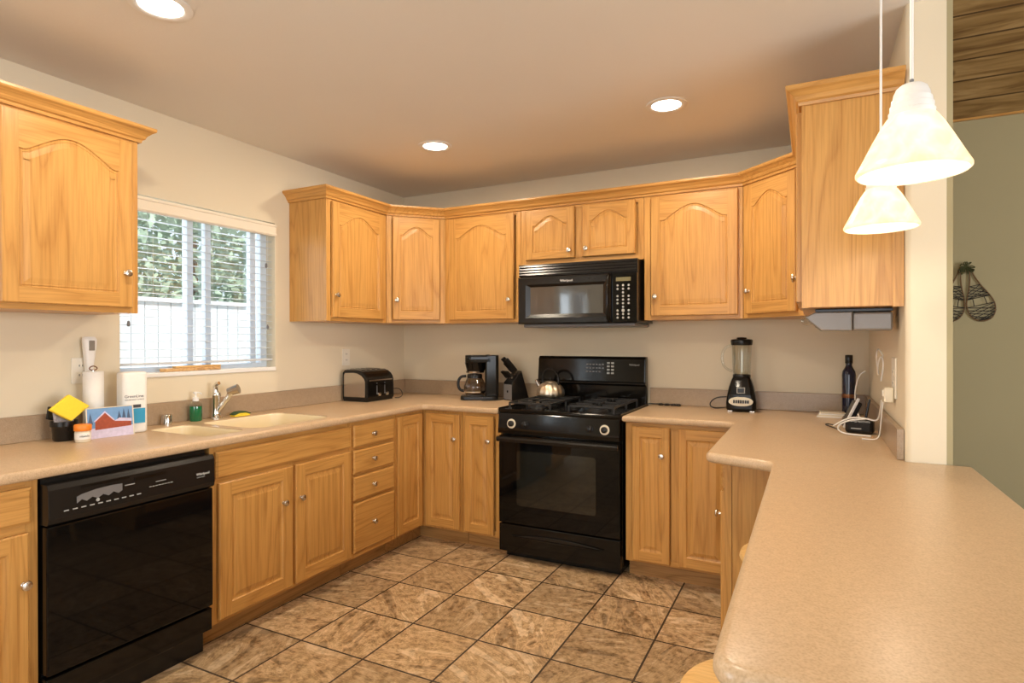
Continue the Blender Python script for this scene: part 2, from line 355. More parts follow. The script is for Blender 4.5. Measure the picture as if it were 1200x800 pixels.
def fillet(poly, rad, n=6):
    out = []; N = len(poly)
    for i in range(N):
        p = Vector(poly[i]); r = rad.get(i, 0)
        if not r: out.append(tuple(p)); continue
        a = Vector(poly[i - 1]) - p; b = Vector(poly[(i + 1) % N]) - p; a.normalize(); b.normalize()
        h = a.angle(b) / 2; t = r / math.tan(h); A = p + a * t; B = p + b * t
        c = p + (a + b).normalized() * (r / math.sin(h))
        va, vb = A - c, B - c; ang = va.angle_signed(vb)
        for k in range(n + 1):
            th = -ang * k / n; out.append(tuple(c + Vector((va.x * math.cos(th) - va.y * math.sin(th), va.x * math.sin(th) + va.y * math.cos(th)))))
    return out
def sweep(mb, path, prof, mats):     # profile (out, up) swept along a 2D path, outward = right of travel, mitred corners
    N = len(path); rings = []
    for i in range(N):
        p = Vector(path[i][:2]); ds = []
        if i: ds.append((p - Vector(path[i - 1][:2])).normalized())
        if i < N - 1: ds.append((Vector(path[i + 1][:2]) - p).normalized())
        ns = [Vector((d.y, -d.x)) for d in ds]; n = ns[0] if len(ns) == 1 else (ns[0] + ns[1]).normalized()
        k = 1 / n.dot(ns[0]); rings.append([(p.x + n.x * k * o, p.y + n.y * k * o, z) for o, z in prof])
    K = len(prof)
    for i in range(N - 1):
        mb.add(rings[i] + rings[i + 1], [(k, (k + 1) % K, K + (k + 1) % K, K + k) for k in range(K)], mats[i])
    mb.add(rings[0], [tuple(range(K))], mats[0]); mb.add(rings[-1], [tuple(reversed(range(K)))], mats[-1])

# ---------------------------------------------------------------- the room
HC = 2.48
WX, WE = 3.22, -1.45      # right partial wall: inner face, free end
# floor
struct('floor', MB().box(-.14, -7.3, -.06, 7.3, 1.04, 0), 'tile')
struct('ceiling', MB().box(-.14, -7.3, HC, 3.345, .12, HC + .1), 'ceil')
# left wall with kitchen window and patio door openings
wy0, wy1, wz0, wz1 = -2.20, -1.285, 1.17, 2.05
py0, py1, pz1 = -5.40, -4.15, 2.06
wl = MB()
wl.box(-.14, wy1, 0, 0, .12, HC); wl.box(-.14, wy0, 0, 0, wy1, wz0); wl.box(-.14, wy0, wz1, 0, wy1, HC)
wl.box(-.14, py1, 0, 0, wy0, HC); wl.box(-.14, py0, pz1, 0, py1, HC); wl.box(-.14, -7.3, 0, 0, py0, HC)
struct('wall_left', wl, 'wall')
struct('wall_back', MB().box(.0, 0, 0, 3.335, .12, HC), 'wall')
wr = MB(); wr.prism(fillet([(WX, 0), (WX, WE), (3.335, WE), (3.335, 0)], {1: .018}), 0, HC)
wr.prism([(3.335, .12), (3.335, WE), (3.352, WE - .001), (3.352, .12)], 0, HC, mat=1)
struct('wall_right', wr, ['wall', 'green'])
# half wall under the bar, in line with the partial wall
struct('wall_peninsula', MB().box(WX, -2.98, 0, 3.335, WE - .002, .872), 'wall')
# neighbouring room
gy = .90
struct('wall_green', MB().box(3.352, gy, 0, 7.3, gy + .12, 4.6), 'green')
struct('wall_passage', MB().box(3.23, .122, 0, 3.352, gy + .12, 4.6), 'green')
we = MB(); we.box(7.2, -2.0, 0, 7.32, gy + .12, 5.6); we.box(7.2, -7.3, 0, 7.32, -4.4, 5.6); we.box(7.2, -4.4, 0, 7.32, -2.0, .65); we.box(7.2, -4.4, 2.35, 7.32, -2.0, 5.6)
struct('wall_east', we, 'green')
wf = MB(); wf.box(-.14, -7.42, 0, 1.5, -7.3, 5.6); wf.box(4.9, -7.42, 0, 7.32, -7.3, 5.6); wf.box(1.5, -7.42, 0, 4.9, -7.3, .6); wf.box(1.5, -7.42, 2.3, 4.9, -7.3, 5.6)
struct('wall_front', wf, 'wall')
struct('wall_upper', MB().box(3.25, -7.3, HC + .1, 3.352, .9, 5.6), 'wall')
# vaulted plank ceiling (two slopes) of the neighbouring room; the ceiling meets the green wall at z = 2.75
for nm, y0, z0, rx, ln in (('ceiling_plank', gy + .02, 2.795, math.radians(180 - 38), 3.6),):
    o = MB().box(0, 0, 0, 3.9, ln, .05).build(nm, 'plank'); o.location = (3.353, y0, z0); o.rotation_euler = (rx, 0, 0); o['kind'] = 'structure'
o = MB().box(0, 0, 0, 3.9, 6.2, .05).build('ceiling_plank_far', 'plank'); o.location = (3.353, gy + .02 - 3.6 * math.cos(math.radians(38)), 2.795 + 3.6 * math.sin(math.radians(38)) + .03)
o.rotation_euler = (math.radians(180 + 8), 0, 0); o['kind'] = 'structure'
struct('trim_ceiling', MB().box(3.353, gy - .02, 2.75, 7.2, gy, 2.81, 0, .002), 'oak_x')
struct('baseboard_green', MB().box(3.353, gy - .016, 0, 7.2, gy, .105, 0, .003), 'base')
# window sill and frame
win = thing('window_1', None, None); win['kind'] = 'structure'
wfm = MB()
X0, X1 = -.13, -.075
for (a, b, c, d) in ((wy0, wy0 + .045, wz0, wz1), (wy1 - .045, wy1, wz0, wz1), (wy0 + .045, wy1 - .045, wz0, wz0 + .03), (wy0 + .045, wy1 - .045, wz1 - .04, wz1)):
    wfm.box(X0, a, c, X1, b, d, 0, .003)
wfm.box(X0, -1.80, wz0 + .03, X1 - .01, -1.765, wz1 - .04, 0, .003); wfm.box(X0 + .02, -1.70, wz0 + .03, X1, -1.665, wz1 - .04, 0, .003)
wfm.box(X0 + .02, -1.405, wz0 + .03, X1, -1.365, wz1 - .04, 0, .003)
wfm.build('window_frame', 'vinyl', win)
MB().box(-.108, wy0 + .045, wz0 + .03, -.104, wy1 - .045, wz1 - .04).build('pane', 'pane', win)
MB().box(-.072, wy0 + .001, wz0 - .02, .008, wy1 - .001, wz0 + .003, 0, .004).build('window_sill', 'white', win)
# patio door (behind the camera on the left wall)
pd = thing('door_1', None, None); pd['kind'] = 'structure'
fm = MB()
for (a, b, c, d) in ((py0, py0 + .06, 0, pz1), (py1 - .06, py1, 0, pz1), (py0, py1, pz1 - .06, pz1), (py0, py1, 0, .05), (-4.81, -4.74, .05, pz1 - .06)): fm.box(-.12, a, c, -.05, b, d, 0, .003)
fm.build('door_frame', 'white', pd); MB().box(-.09, py0 + .06, .05, -.085, py1 - .06, pz1 - .06).build('pane', 'pane', pd)
for i, (x0, x1, y0, y1, z0, z1) in enumerate(((1.5, 4.9, -7.38, -7.34, .6, 2.3), (7.24, 7.28, -4.4, -2.0, .65, 2.35))):  # unseen rear and living room windows, added as openings for the fill lights
    t = thing('window_%d' % (i + 2), None, None); t['kind'] = 'structure'; g = MB()
    if i == 0:
        for k in range(3): xx = x0 + (x1 - x0 - .06) * k / 2; g.box(xx, y0, z0, xx + .06, y1, z1)
        g.box(x0, y0, z0, x1, y1, z0 + .06); g.box(x0, y0, z1 - .06, x1, y1, z1)
    else:
        for k in range(3): yy = y0 + (y1 - y0 - .06) * k / 2; g.box(x0, yy, z0, x1, yy + .06, z1)
        g.box(x0, y0, z0, x1, y1, z0 + .06); g.box(x0, y0, z1 - .06, x1, y1, z1)
    g.build('window_frame', 'white', t)

# ---------------------------------------------------------------- garden outside
tag(MB().box(-14, -12, -.2, -.16, 8, -.08).build('garden_ground', 'dirt'), kind='structure')  # level ground
fe = thing('garden_fence', 'white board fence outside the window', 'fence', (-2.6, 0, -.08))
for k in range(24):
    y = -8.0 + k * .5; f = MB()
    for j in range(4): f.box(-.012, y + j * .125 + .003, 0, .012, y + j * .125 + .121, 1.78 - .0, 0, .004)
    f.build('fence_panel', 'fence', fe)
f = MB()
f.box(-.04, -8, 1.78, .04, 4, 1.82, 0, .004); f.build('top_rail', 'fence', fe)
def tree(loc, r, h, n, label, seed):
    rd = random.Random(seed); t = thing('leafy_tree', label, 'tree', loc)
    MB().tube([(0, 0, 0), (.03, .02, h * .3), (-.02, .04, h * .6), (.0, 0, h)], .07, 10, smooth_pts=1).build('trunk', 'trunk', t)
    lf = MB(); vs = []; fs = []
    for _ in range(n):
        while True:
            p = Vector((rd.uniform(-1, 1), rd.uniform(-1, 1), rd.uniform(-1, 1)))
            if .35 < p.length < 1 + .15 * math.sin(7 * p.x + 5 * p.z): break
        c = Vector((p.x * r, p.y * r, h + p.z * r * 1.15)); s = rd.uniform(.045, .10)
        u = Vector((rd.gauss(0, 1), rd.gauss(0, 1), rd.gauss(0, 1))).normalized(); v = u.orthogonal().normalized()
        i = len(vs); vs += [c - u * s, c + v * s * .45, c + u * s, c - v * s * .45]; fs.append((i, i + 1, i + 2, i + 3))
    lf.add(vs, fs); lf.build('foliage', 'leaf', t)
tree((-4.1, -1.5, -.08), 1.15, 2.6, 5200, 'green tree behind the white fence, seen in the left pane of the window', 1)
tree((-4.3, 1.15, -.08), 1.3, 2.7, 5200, 'green tree behind the white fence, seen in the right pane of the window', 2)
tree((-5.2, -4.6, -.08), 1.5, 2.7, 3000, 'broad tree behind the fence, left of the window view', 3)

# ---------------------------------------------------------------- cabinets
def offset_poly(P, d):
    N = len(P); out = []
    for i in range(N):
        a = Vector(P[i]) - Vector(P[i - 1]); b = Vector(P[(i + 1) % N]) - Vector(P[i]); a.normalize(); b.normalize()
        n1 = Vector((-a.y, a.x)); n2 = Vector((-b.y, b.x)); n = (n1 + n2).normalized(); k = 1 / max(.4, n.dot(n1)); out.append((P[i][0] + n.x * d * k, P[i][1] + n.y * d * k))
    return out
def door_mesh(w, h, arch, st=.055, rail=.055, t=.02):
    mb = MB(); b = .004
    A = [(0, 0), (w, 0), (w, h), (0, h)]; B = [(b, b), (w - b, b), (w - b, h - b), (b, h - b)]
    back = [(x, 0, z) for x, z in A]; e1 = [(x, -t + b, z) for x, z in A]; front = [(x, -t, z) for x, z in B]
    mb.add(back, [(0, 1, 2, 3)]); mb.add(back + e1, [(i, (i + 1) % 4, 4 + (i + 1) % 4, 4 + i) for i in range(4)]); mb.add(e1 + front, [(i, (i + 1) % 4, 4 + (i + 1) % 4, 4 + i) for i in range(4)])
    sh = h - rail - arch                      # shoulder height
    n = 24 if arch else 1; top = []
    for i in range(n + 1):
        s = i / n; q = min(1, max(0, (s - .04) / .92)); f = (.5 - .5 * math.cos(2 * PI * q)) ** .72
        dip = .06 * math.exp(-((min(s, 1 - s) - .07) / .05) ** 2) if arch else 0
        top.append((w - st - s * (w - 2 * st), sh + arch * (f - dip)))
    ring = [(st, rail), (w - st, rail)] + top   # counter-clockwise seen from the front
    # face frame of the door
    y = -t
    mb.add([(b, y, b), (st, y, b), (st, y, h - b), (b, y, h - b)], [(0, 1, 2, 3)]); mb.add([(w - st, y, b), (w - b, y, b), (w - b, y, h - b), (w - st, y, h - b)], [(0, 1, 2, 3)])
    mb.add([(st, y, b), (w - st, y, b), (w - st, y, rail), (st, y, rail)], [(0, 1, 2, 3)], 1)
    for i in range(n):
        p, q = top[i], top[i + 1]; mb.add([(p[0], y, p[1]), (q[0], y, q[1]), (q[0], y, h - b), (p[0], y, h - b)], [(0, 1, 2, 3)], 1)
    if arch: steps = [(0, -t), (.003, -t + .005), (.006, -t + .0055), (.009, -t + .003), (.012, -t + .003), (.014, -t + .0045), (.036, -t + .002), (.038, -t + .002)]
    else: steps = [(0, -t), (.004, -t + .006), (.010, -t + .008), (.014, -t + .0085), (.034 if w > .2 else .026, -t + .002), (.037 if w > .2 else .028, -t + .002)]
    rings = [[(x, yy, z) for x, z in (offset_poly(ring, d) if d else ring)] for d, yy in steps]; K = len(ring)
    for a, bb in zip(rings, rings[1:]):
        mb.add(a + bb, [(k, (k + 1) % K, K + (k + 1) % K, K + k) for k in range(K)])
    mb.add(rings[-1], [tuple(range(K))]); return mb
def slab_mesh(w, h, t=.02):
    mb = MB(); b = .009
    A = [(0, 0), (w, 0), (w, h), (0, h)]; B = [(b, b), (w - b, b), (w - b, h - b), (b, h - b)]
    R = [[(x, 0, z) for x, z in A], [(x, -t + .007, z) for x, z in A], [(x, -t + .0015, z) for x, z in [(b * .8, b * .8), (w - b * .8, b * .8), (w - b * .8, h - b * .8), (b * .8, h - b * .8)]], [(x, -t, z) for x, z in [(b, b), (w - b, b), (w - b, h - b), (b, h - b)]]]
    mb.add(R[0], [(0, 1, 2, 3)])
    for a, c in zip(R, R[1:]): mb.add(a + c, [(i, (i + 1) % 4, 4 + (i + 1) % 4, 4 + i) for i in range(4)])
    mb.add(R[-1], [(0, 1, 2, 3)]); return mb
KP = [(.0, .027), (.009, .0265), (.0145, .024), (.016, .020), (.014, .016), (.006, .011), (.0055, .004), (.009, .001), (.009, 0)]
def knob_mesh():
    T = Matrix.Rotation(PI / 2, 4, 'X'); return MB().lathe(KP, 20, 0, T)
def front(parent, kind, x0, x1, z0, z1, knob=None, arch=0, y=0, rail=.055, st=.055, hinge=None):
    w, h = x1 - x0, z1 - z0
    if kind == 'door': o = door_mesh(w, h, arch, st, rail).build('door', ['oak_z', 'oak_x'], parent, (x0, y, z0))
    else: o = slab_mesh(w, h).build('drawer' if kind == 'drawer' else 'drawer_front', 'oak_x', parent, (x0, y, z0))
    if knob: knob_mesh().build('knob', 'nickel', o, (knob[0] - x0, -.02, knob[1] - z0))
    return o
def cabinet(name, label, loc, rz, Wd, D, z0, z1, fronts, toe=False, poly=None, group=None, stiles=(), rails=(), end=True, hollow=False):
    t = thing(name, label, 'cabinet', (loc[0], loc[1], 0), rz, group); zb = z0
    b = MB()
    if toe: zb = .10
    if poly:
        R = Matrix.Rotation(-rz, 2); pl = [tuple(R @ (Vector(p) - Vector(loc[:2]))) for p in poly]; b.prism(pl, zb, z1, mat=0)
    elif hollow:
        b.box(0, .019, zb, .018, D, z1); b.box(Wd - .018, .019, zb, Wd, D, z1); b.box(.018, .019, zb, Wd - .018, D, zb + .018); b.box(.018, D - .006, zb + .018, Wd - .018, D, z1)
    else: b.box(.0, .019, zb, Wd, D, z1)
    sw = .035
    b.box(0, 0, zb, sw, .019, z1, 0, .001); b.box(Wd - sw, 0, zb, Wd, .019, z1, 0, .001)
    for s in stiles: b.box(s[0], 0, zb + .03, s[1], .019, z1 - .03, 0, .001)
    b.box(sw, 0, z1 - .035, Wd - sw, .019, z1, 1, .001); b.box(sw, 0, zb, Wd - sw, .019, zb + .035, 1, .001)
    for r in rails: b.box(sw, 0, r[0], Wd - sw, .019, r[1], 1, .001)
    b.build('body', ['oak_z', 'oak_x'], t)
    if toe:
        if poly: pass
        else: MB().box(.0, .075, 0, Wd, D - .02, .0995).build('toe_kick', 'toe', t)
    for f in fronts: front(t, *f[0], **f[1])
    return t
UZ0, UZ1 = 1.452, 2.205
dz0, dz1 = 1.475, 2.185
# upper cabinets, left wall (local x runs towards +y)
cabinet('wall_cabinet', 'oak wall cabinet left of the window, above the paper towels', (.31, -3.20), PI / 2, .90, .308, UZ0, UZ1,
        [(('door', .03, .385, dz0, dz1, (.06, 1.62)), dict(arch=.07)), (('door', .402, .868, dz0, dz1, (.838, 1.62)), dict(arch=.075, rail=.06))])
cabinet('wall_cabinet', 'oak wall cabinet right of the window, above the toaster', (.31, -1.175), PI / 2, .565, .308, UZ0, UZ1,
        [(('door', .038, .525, dz0, dz1, (.064, 1.612)), dict(arch=.075, rail=.06))])
pl = [(.31, -.608), (.002, -.608), (.002, -.002), (.598, -.002), (.598, -.31)]
cabinet('corner_wall_cabinet', 'diagonal oak corner wall cabinet in the left corner of the kitchen', (.31, -.608), math.atan2(.298, .288), .414, .3, UZ0, UZ1,
        [(('door', .042, .372, dz0, dz1, (.068, 1.61)), dict(arch=.06, rail=.06, st=.05))], poly=[(.31 - .014, -.608 + .0), (.002, -.608), (.002, -.002), (.598, -.002), (.598, -.31 + .014)])
cabinet('wall_cabinet', 'oak wall cabinet left of the microwave, above the coffee maker', (.60, -.31), 0, .600, .308, UZ0, UZ1,
        [(('door', .042, .552, dz0, dz1, (.520, 1.605)), dict(arch=.075, rail=.06))])
cabinet('short_wall_cabinet', 'short two-door oak cabinet above the microwave', (1.202, -.31), 0, .826, .308, 1.822, UZ1,
        [(('door', .043, .382, 1.858, dz1, (.352, 1.905)), dict(arch=.055, rail=.045, st=.05)), (('door', .436, .777, 1.858, dz1, (.466, 1.908)), dict(arch=.055, rail=.045, st=.05))], stiles=((.386, .432),))
cabinet('wall_cabinet', 'wide oak wall cabinet right of the microwave, above the range side and blender', (2.030, -.31), 0, .558, .308, UZ0, UZ1,
        [(('door', .042, .533, dz0, dz1, (.07, 1.59)), dict(arch=.08, rail=.06))])
a = Vector((2.59, -.31)); b_ = Vector((2.90, -.60)); d = b_ - a
cabinet('corner_wall_cabinet', 'diagonal oak corner wall cabinet in the right corner, above the blender', (2.59, -.31), math.atan2(d.y, d.x), d.length, .3, UZ0, UZ1,
        [(('door', .035, .385, dz0, dz1, (.062, 1.60)), dict(arch=.06, rail=.06, st=.05))], poly=[(2.59, -.296), (2.59, -.002), (3.218, -.002), (3.218, -.60), (2.912, -.60)])
rc = cabinet('wall_cabinet', 'oak wall cabinet on the right wall with its plain side panel facing us', (2.90, -.603), -PI / 2, .82, .318, UZ0, UZ1,
        [(('door', .03, .395, dz0, dz1, (.365, 1.6)), dict(arch=.07)), (('door', .425, .79, dz0, dz1, (.455, 1.6)), dict(arch=.07))])
p = MB(); p.box(.82, -.0, UZ0 - .002, .825, .022, UZ1, 0); p.box(.82, .022, UZ0, .822, .29, UZ1); p.box(.82, .285, UZ0 - .004, .827, .318, UZ1); p.build('side_panel', 'oak_z', rc)
# base cabinets
BZ = .874
bd0, bd1 = .115, .855
cabinet('base_cabinet', 'oak base cabinet left of the dishwasher', (.625, -3.42), PI / 2, .598, .60, 0, BZ,
        [(('drawer', .03, .575, .735, .853), {}), (('door', .03, .565, .115, .705, (.55, .54)), dict())], toe=True, rails=((.70, .74),))
cabinet('sink_base_cabinet', 'oak double-door sink base cabinet with a wide false drawer front', (.62, -2.187), PI / 2, .872, .60, 0, BZ,
        [(('false', .022, .862, .733, .850), {}), (('door', .036, .443, .118, .712, (.385, .545)), dict(rail=.06, st=.06)), (('door', .464, .862, .118, .712, (.494, .545)), dict(rail=.06, st=.06))], toe=True, rails=((.70, .74),), stiles=((.43, .475),), hollow=True)
zs = [(.728, .853), (.578, .712), (.428, .562), (.132, .412)]
cabinet('drawer_cabinet', 'oak four-drawer base cabinet between the sink cabinet and the corner', (.62, -1.313), PI / 2, .392, .60, 0, BZ,
        [(('drawer', .010, .372, a, b, (.172, (a + b) / 2 + (.0 if a > .2 else .005))), {}) for a, b in zs], toe=True, rails=((.712, .728), (.562, .578), (.412, .428)))
# corner base cabinet, L-shaped, one door on each face
cc = thing('corner_base_cabinet', 'oak corner base cabinet with one door on each side of the corner', 'cabinet', (.62, -.62, 0))
bm_ = MB(); bm_.prism([(-.618, -.298), (0, -.298), (0, 0), (.308, 0), (.308, .618), (-.618, .618)], .10, BZ)
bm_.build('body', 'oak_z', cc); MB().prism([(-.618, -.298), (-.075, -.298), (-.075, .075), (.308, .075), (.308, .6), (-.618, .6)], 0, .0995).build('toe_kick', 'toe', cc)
o = door_mesh(.255, .74, 0, .045, .055).build('door', ['oak_z', 'oak_x'], cc, (0, -.282, bd0), (0, 0, PI / 2))
o = door_mesh(.262, .74, 0, .045, .055).build('door', ['oak_z', 'oak_x'], cc, (.035, 0, bd0)); knob_mesh().build('knob', 'nickel', o, (.228, -.02, .582))
cabinet('base_cabinet', 'narrow one-door oak base cabinet just left of the range', (.932, -.62), 0, .278, .60, 0, BZ,
        [(('door', .022, .234, bd0, bd1, (.202, .70)), dict(st=.042))], toe=True)
cabinet('base_cabinet', 'two-door oak base cabinet just right of the range', (2.002, -.62), 0, .612, .60, 0, BZ,
        [(('door', .040, .246, bd0, bd1, (.205, .703)), dict(st=.042)), (('door', .292, .56, bd0, bd1), dict(st=.042))], toe=True, stiles=((.25, .29),))
rb = cabinet('base_cabinet', 'oak base cabinet at the right wall with its plain end panel facing us', (2.618, -.66), -PI / 2, .69, .60, 0, BZ,
        [(('drawer', .06, .655, .735, .853, (.36, .79)), {}), (('door', .06, .655, .115, .712, (.62, .61)), dict())], toe=True, rails=((.70, .74),))
p = MB(); p.box(.69, 0, .10, .698, .028, BZ, 0, .001); p.box(.69, .031, .0, .695, .60, BZ); p.build('end_panel', 'oak_z', rb)
# crown mouldings
CP = [(0, 2.196), (.010, 2.196), (.012, 2.207), (.020, 2.212), (.026, 2.226), (.040, 2.240), (.050, 2.246), (.053, 2.252), (.053, 2.262), (-.015, 2.262), (-.015, 2.207), (0, 2.207)]
cm = MB(); sweep(cm, [(.0, -1.176), (.31, -1.176), (.31, -.608), (.598, -.31), (2.59, -.31), (2.90, -.60), (2.90, -1.426), (3.218, -1.426)], CP, [0, 1, 0, 0, 0, 1, 0])
tag(cm.build('crown_molding', ['oak_x', 'oak_y']), 'long oak crown moulding along the wall cabinets round the range', 'crown moulding')
cm = MB(); sweep(cm, [(.31, -3.202), (.31, -2.298), (0, -2.298)], CP, [1, 0])
tag(cm.build('crown_molding', ['oak_x', 'oak_y']), 'short oak crown moulding on the cabinet left of the window', 'crown moulding')

# ---------------------------------------------------------------- countertops
CT = .914
def cut(o, polys, z0, z1):
    for pp in polys:
        c = MB().prism(pp, z0, z1).build('cutter', 'counter'); md = o.modifiers.new('b', 'BOOLEAN'); md.operation = 'DIFFERENCE'; md.solver = 'EXACT'; md.object = c
        bpy.context.view_layer.update(); me = bpy.data.meshes.new_from_object(o.evaluated_get(bpy.context.evaluated_depsgraph_get()))
        o.modifiers.clear(); o.data = me; bpy.data.objects.remove(c)
def rrect(x0, y0, x1, y1, r, n=6): return fillet([(x0, y0), (x1, y0), (x1, y1), (x0, y1)], {0: r, 1: r, 2: r, 3: r}, n)
wallside = lambda p, q: not ((abs(p[0]) < .01 and abs(q[0]) < .01) or (abs(p[1]) < .01 and abs(q[1]) < .01) or (p[0] > 3.2 and q[0] > 3.2 and min(p[1], q[1]) > -1.46 and p[0] < 3.4))
lp = fillet([(.002, -3.42), (.66, -3.42), (.66, -.66), (1.211, -.66), (1.211, -.002), (.002, -.002)], {2: .035})
lc = MB().prism(lp, .876, CT, bev=.014, seg=4, pred=wallside, smooth=True).build('countertop', 'counter')
tag(lc, 'beige speckled L-shaped countertop holding the sink, toaster and coffee maker', 'countertop')
bowls = [(.14, -2.165, .575, -1.955, .05), (.14, -1.905, .575, -1.40, .07)]
cut(lc, [rrect(*b) for b in bowls], .80, 1.0); lc.data.set_sharp_from_angle(angle=math.radians(38))
rp = fillet([(1.992, -.002), (1.992, -.66), (2.578, -.66), (2.578, -1.575), (2.812, -1.66), (2.812, -3.075), (3.41, -3.075), (3.41, -1.44), (3.354, -1.44), (3.354, -1.4525), (3.218, -1.4525), (3.218, -.002)],
            {2: .06, 3: .035, 4: .04, 5: .05, 6: .06, 7: .01})
tag(MB().prism(rp, .876, CT, bev=.0165, seg=5, pred=wallside, smooth=True).build('countertop', 'counter'), 'beige speckled countertop and breakfast bar running right of the range towards us', 'countertop')
ZS = 1.022
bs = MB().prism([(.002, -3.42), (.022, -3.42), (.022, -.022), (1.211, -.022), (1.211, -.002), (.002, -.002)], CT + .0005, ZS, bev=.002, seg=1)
tag(bs.build('backsplash', 'splash'), 'low beige speckled backsplash strip, darkened for shade, behind the sink and toaster', 'backsplash')
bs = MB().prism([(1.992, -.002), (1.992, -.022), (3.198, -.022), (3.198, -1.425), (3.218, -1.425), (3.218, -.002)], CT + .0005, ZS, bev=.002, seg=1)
tag(bs.build('backsplash', 'splash'), 'low beige speckled backsplash strip, darkened for shade, behind the blender and router', 'backsplash')
# sink bowls
sk = thing('kitchen_sink', 'cream double-bowl sink set into the countertop under the window', 'sink', (0, 0, CT))
for (x0, y0, x1, y1, r) in bowls:
    m_ = MB(); rings = []
    for g, z in ((-.012, -.004), (0, -.0035), (.003, -.012), (.008, -.10), (.02, -.145), (.05, -.155), (.12 if y1 - y0 > .3 else .09, -.157)):
        g2 = min(g, (y1 - y0) / 2 - .01); pr = rrect(x0 + g2, y0 + g2, x1 - g2, y1 - g2, max(.012, r - g2 * .4)); rings.append([(x, y, z) for x, y in pr])
    K = len(rings[0])
    for a, c in zip(rings[1:], rings[2:]): m_.add(a + c, [(k, (k + 1) % K, K + (k + 1) % K, K + k) for k in range(K)], smooth=True)
    m_.add(rings[-1], [tuple(range(K))]); bo = m_.build('bowl', 'cream', sk)
    MB().lathe([(.0, -.154), (.03, -.154), (.034, -.156), (.034, -.158)], 24, 0, Matrix.Translation(((x0 + x1) / 2, (y0 + y1) / 2, 0))).build('drain', 'chrome', bo)

# ---------------------------------------------------------------- blinds
bl = thing('window_blind', 'white slatted window blind with a cream valance', 'blind', (0, 0, 0))
v = MB(); v.box(-.012, wy0 + .004, 1.967, .018, wy1 - .004, 2.040, 0, .004); v.box(.012, wy0 + .004, 2.022, .022, wy1 - .004, 2.034, 0, .003); v.box(.012, wy0 + .004, 1.972, .022, wy1 - .004, 1.982, 0, .003)
v.build('valance', 'valance', bl)
for k in range(18):
    z = 1.248 + k * .0405; s = MB(); T = Matrix.Translation((-.038, 0, z)) @ Matrix.Rotation(math.radians(4), 4, 'Y')
    s.prism([(-.025, 0), (-.012, .002), (.0, .003), (.012, .002), (.025, 0), (.012, -.0007), (0, .0003), (-.012, -.0007)], wy0 + .008, wy1 - .008, 'y', T=T)
    s.build('slat', 'blind', bl)
MB().box(-.062, wy0 + .008, 1.212, -.014, wy1 - .008, 1.224, 0, .003).build('bottom_rail', 'blind', bl)
c_ = MB()
for y in (-2.03, -1.70, -1.42):
    for x in (-.060, -.016): c_.tube([(x, y, 1.2), (x, y, 1.97)], .0008, 5)
c_.build('ladder_cord', 'cable_w', bl)
for y, z in ((-2.155, 1.43), (-1.335, 1.43), (-1.345, 1.80)):
    MB().tube([(-.008, y, z), (-.008, y, 1.97)], .0008, 5).lathe([(.002, 0), (.006, -.004), (.008, -.022), (.004, -.028)], 10, 1, Matrix.Translation((-.008, y, z))).build('pull_cord', ['cable_w', 'grey'], bl)

# ---------------------------------------------------------------- lamps
def can_light(x, y, label):
    t = thing('recessed_light', label, 'ceiling light', (x, y, HC), 0, None)
    MB().lathe([(.098, -.0005), (.098, -.004), (.085, -.007), (.074, -.006), (.070, -.0035), (.070, -.0005)], 40).build('trim_ring', 'white', t)
    MB().lathe([(.0001, -.003), (.069, -.003), (.069, -.0005), (.0001, -.0005)], 40).build('lens', 'lens', t)
    lamp('downlight', 'AREA', (x, y, HC - .012), 11.2, WARM, shape='DISK', size=.12)
can_light(.95, -.95, 'round recessed ceiling light above the left corner, nearest the toaster')
can_light(2.30, -.945, 'round recessed ceiling light above the blender side')
can_light(.945, -2.60, 'large-looking recessed ceiling light at the top left edge, nearest the sink')
can_light(2.30, -2.60, 'recessed ceiling light above the aisle, nearest the bar')
def pendant(x, y, label):
    t = thing('pendant_light', label, 'pendant light', (x, y, 1.665), 0)
    pr = [(.100, 0), (.104, .004), (.104, .009), (.099, .018), (.090, .035), (.074, .066), (.058, .095), (.046, .113), (.036, .122), (.030, .126),
          (.026, .123), (.033, .118), (.043, .109), (.054, .092), (.070, .064), (.086, .034), (.095, .018), (.099, .008), (.098, .002), (.100, 0)]
    pr = [(r * .95, z) for r, z in pr]
    n = 56; m_ = MB(); vs = [(r * math.cos(2 * PI * i / n), r * math.sin(2 * PI * i / n), z) for r, z in pr for i in range(n)]
    m_.add(vs, [(j * n + i, j * n + (i + 1) % n, (j + 1) * n + (i + 1) % n, (j + 1) * n + i) for j in range(len(pr) - 1) for i in range(n)], 0, True)
    m_.build('lamp_shade', 'alabaster', t)
    MB().lathe([(.040, .117), (.0405, .125), (.038, .127), (.038, .138), (.036, .140), (.035, .150), (.033, .152), (.031, .162), (.027, .172), (.020, .178), (.004, .181), (.0001, .181)], 32).build('shade_cap', 'white', t)
    MB().cyl((0, 0, .181), (0, 0, .19), .004, mat=0).build('cord_grip', 'grey', t)
    MB().cyl((0, 0, .19), (0, 0, HC - 1.675 - .022), .0034, n=10).build('cord', 'white', t)
    MB().lathe([(.06, HC - 1.675), (.058, HC - 1.675 - .008), (.03, HC - 1.675 - .02), (.006, HC - 1.675 - .024)], 32).build('canopy', 'white', t)
    MB().lathe([(.0001, .042), (.014, .046), (.024, .060), (.024, .074), (.014, .092), (.012, .116)], 20).build('bulb', 'lens', t)
    lamp('bulb_light', 'POINT', (x, y, 1.665 + .03), 2.0, WARM, shadow_soft_size=.03)
pendant(3.112, -2.446, 'white frosted bell-shaped glass pendant lamp, the larger front one over the bar')
pendant(3.118, -1.786, 'white frosted bell-shaped glass pendant lamp, the farther one nearer the cabinets')

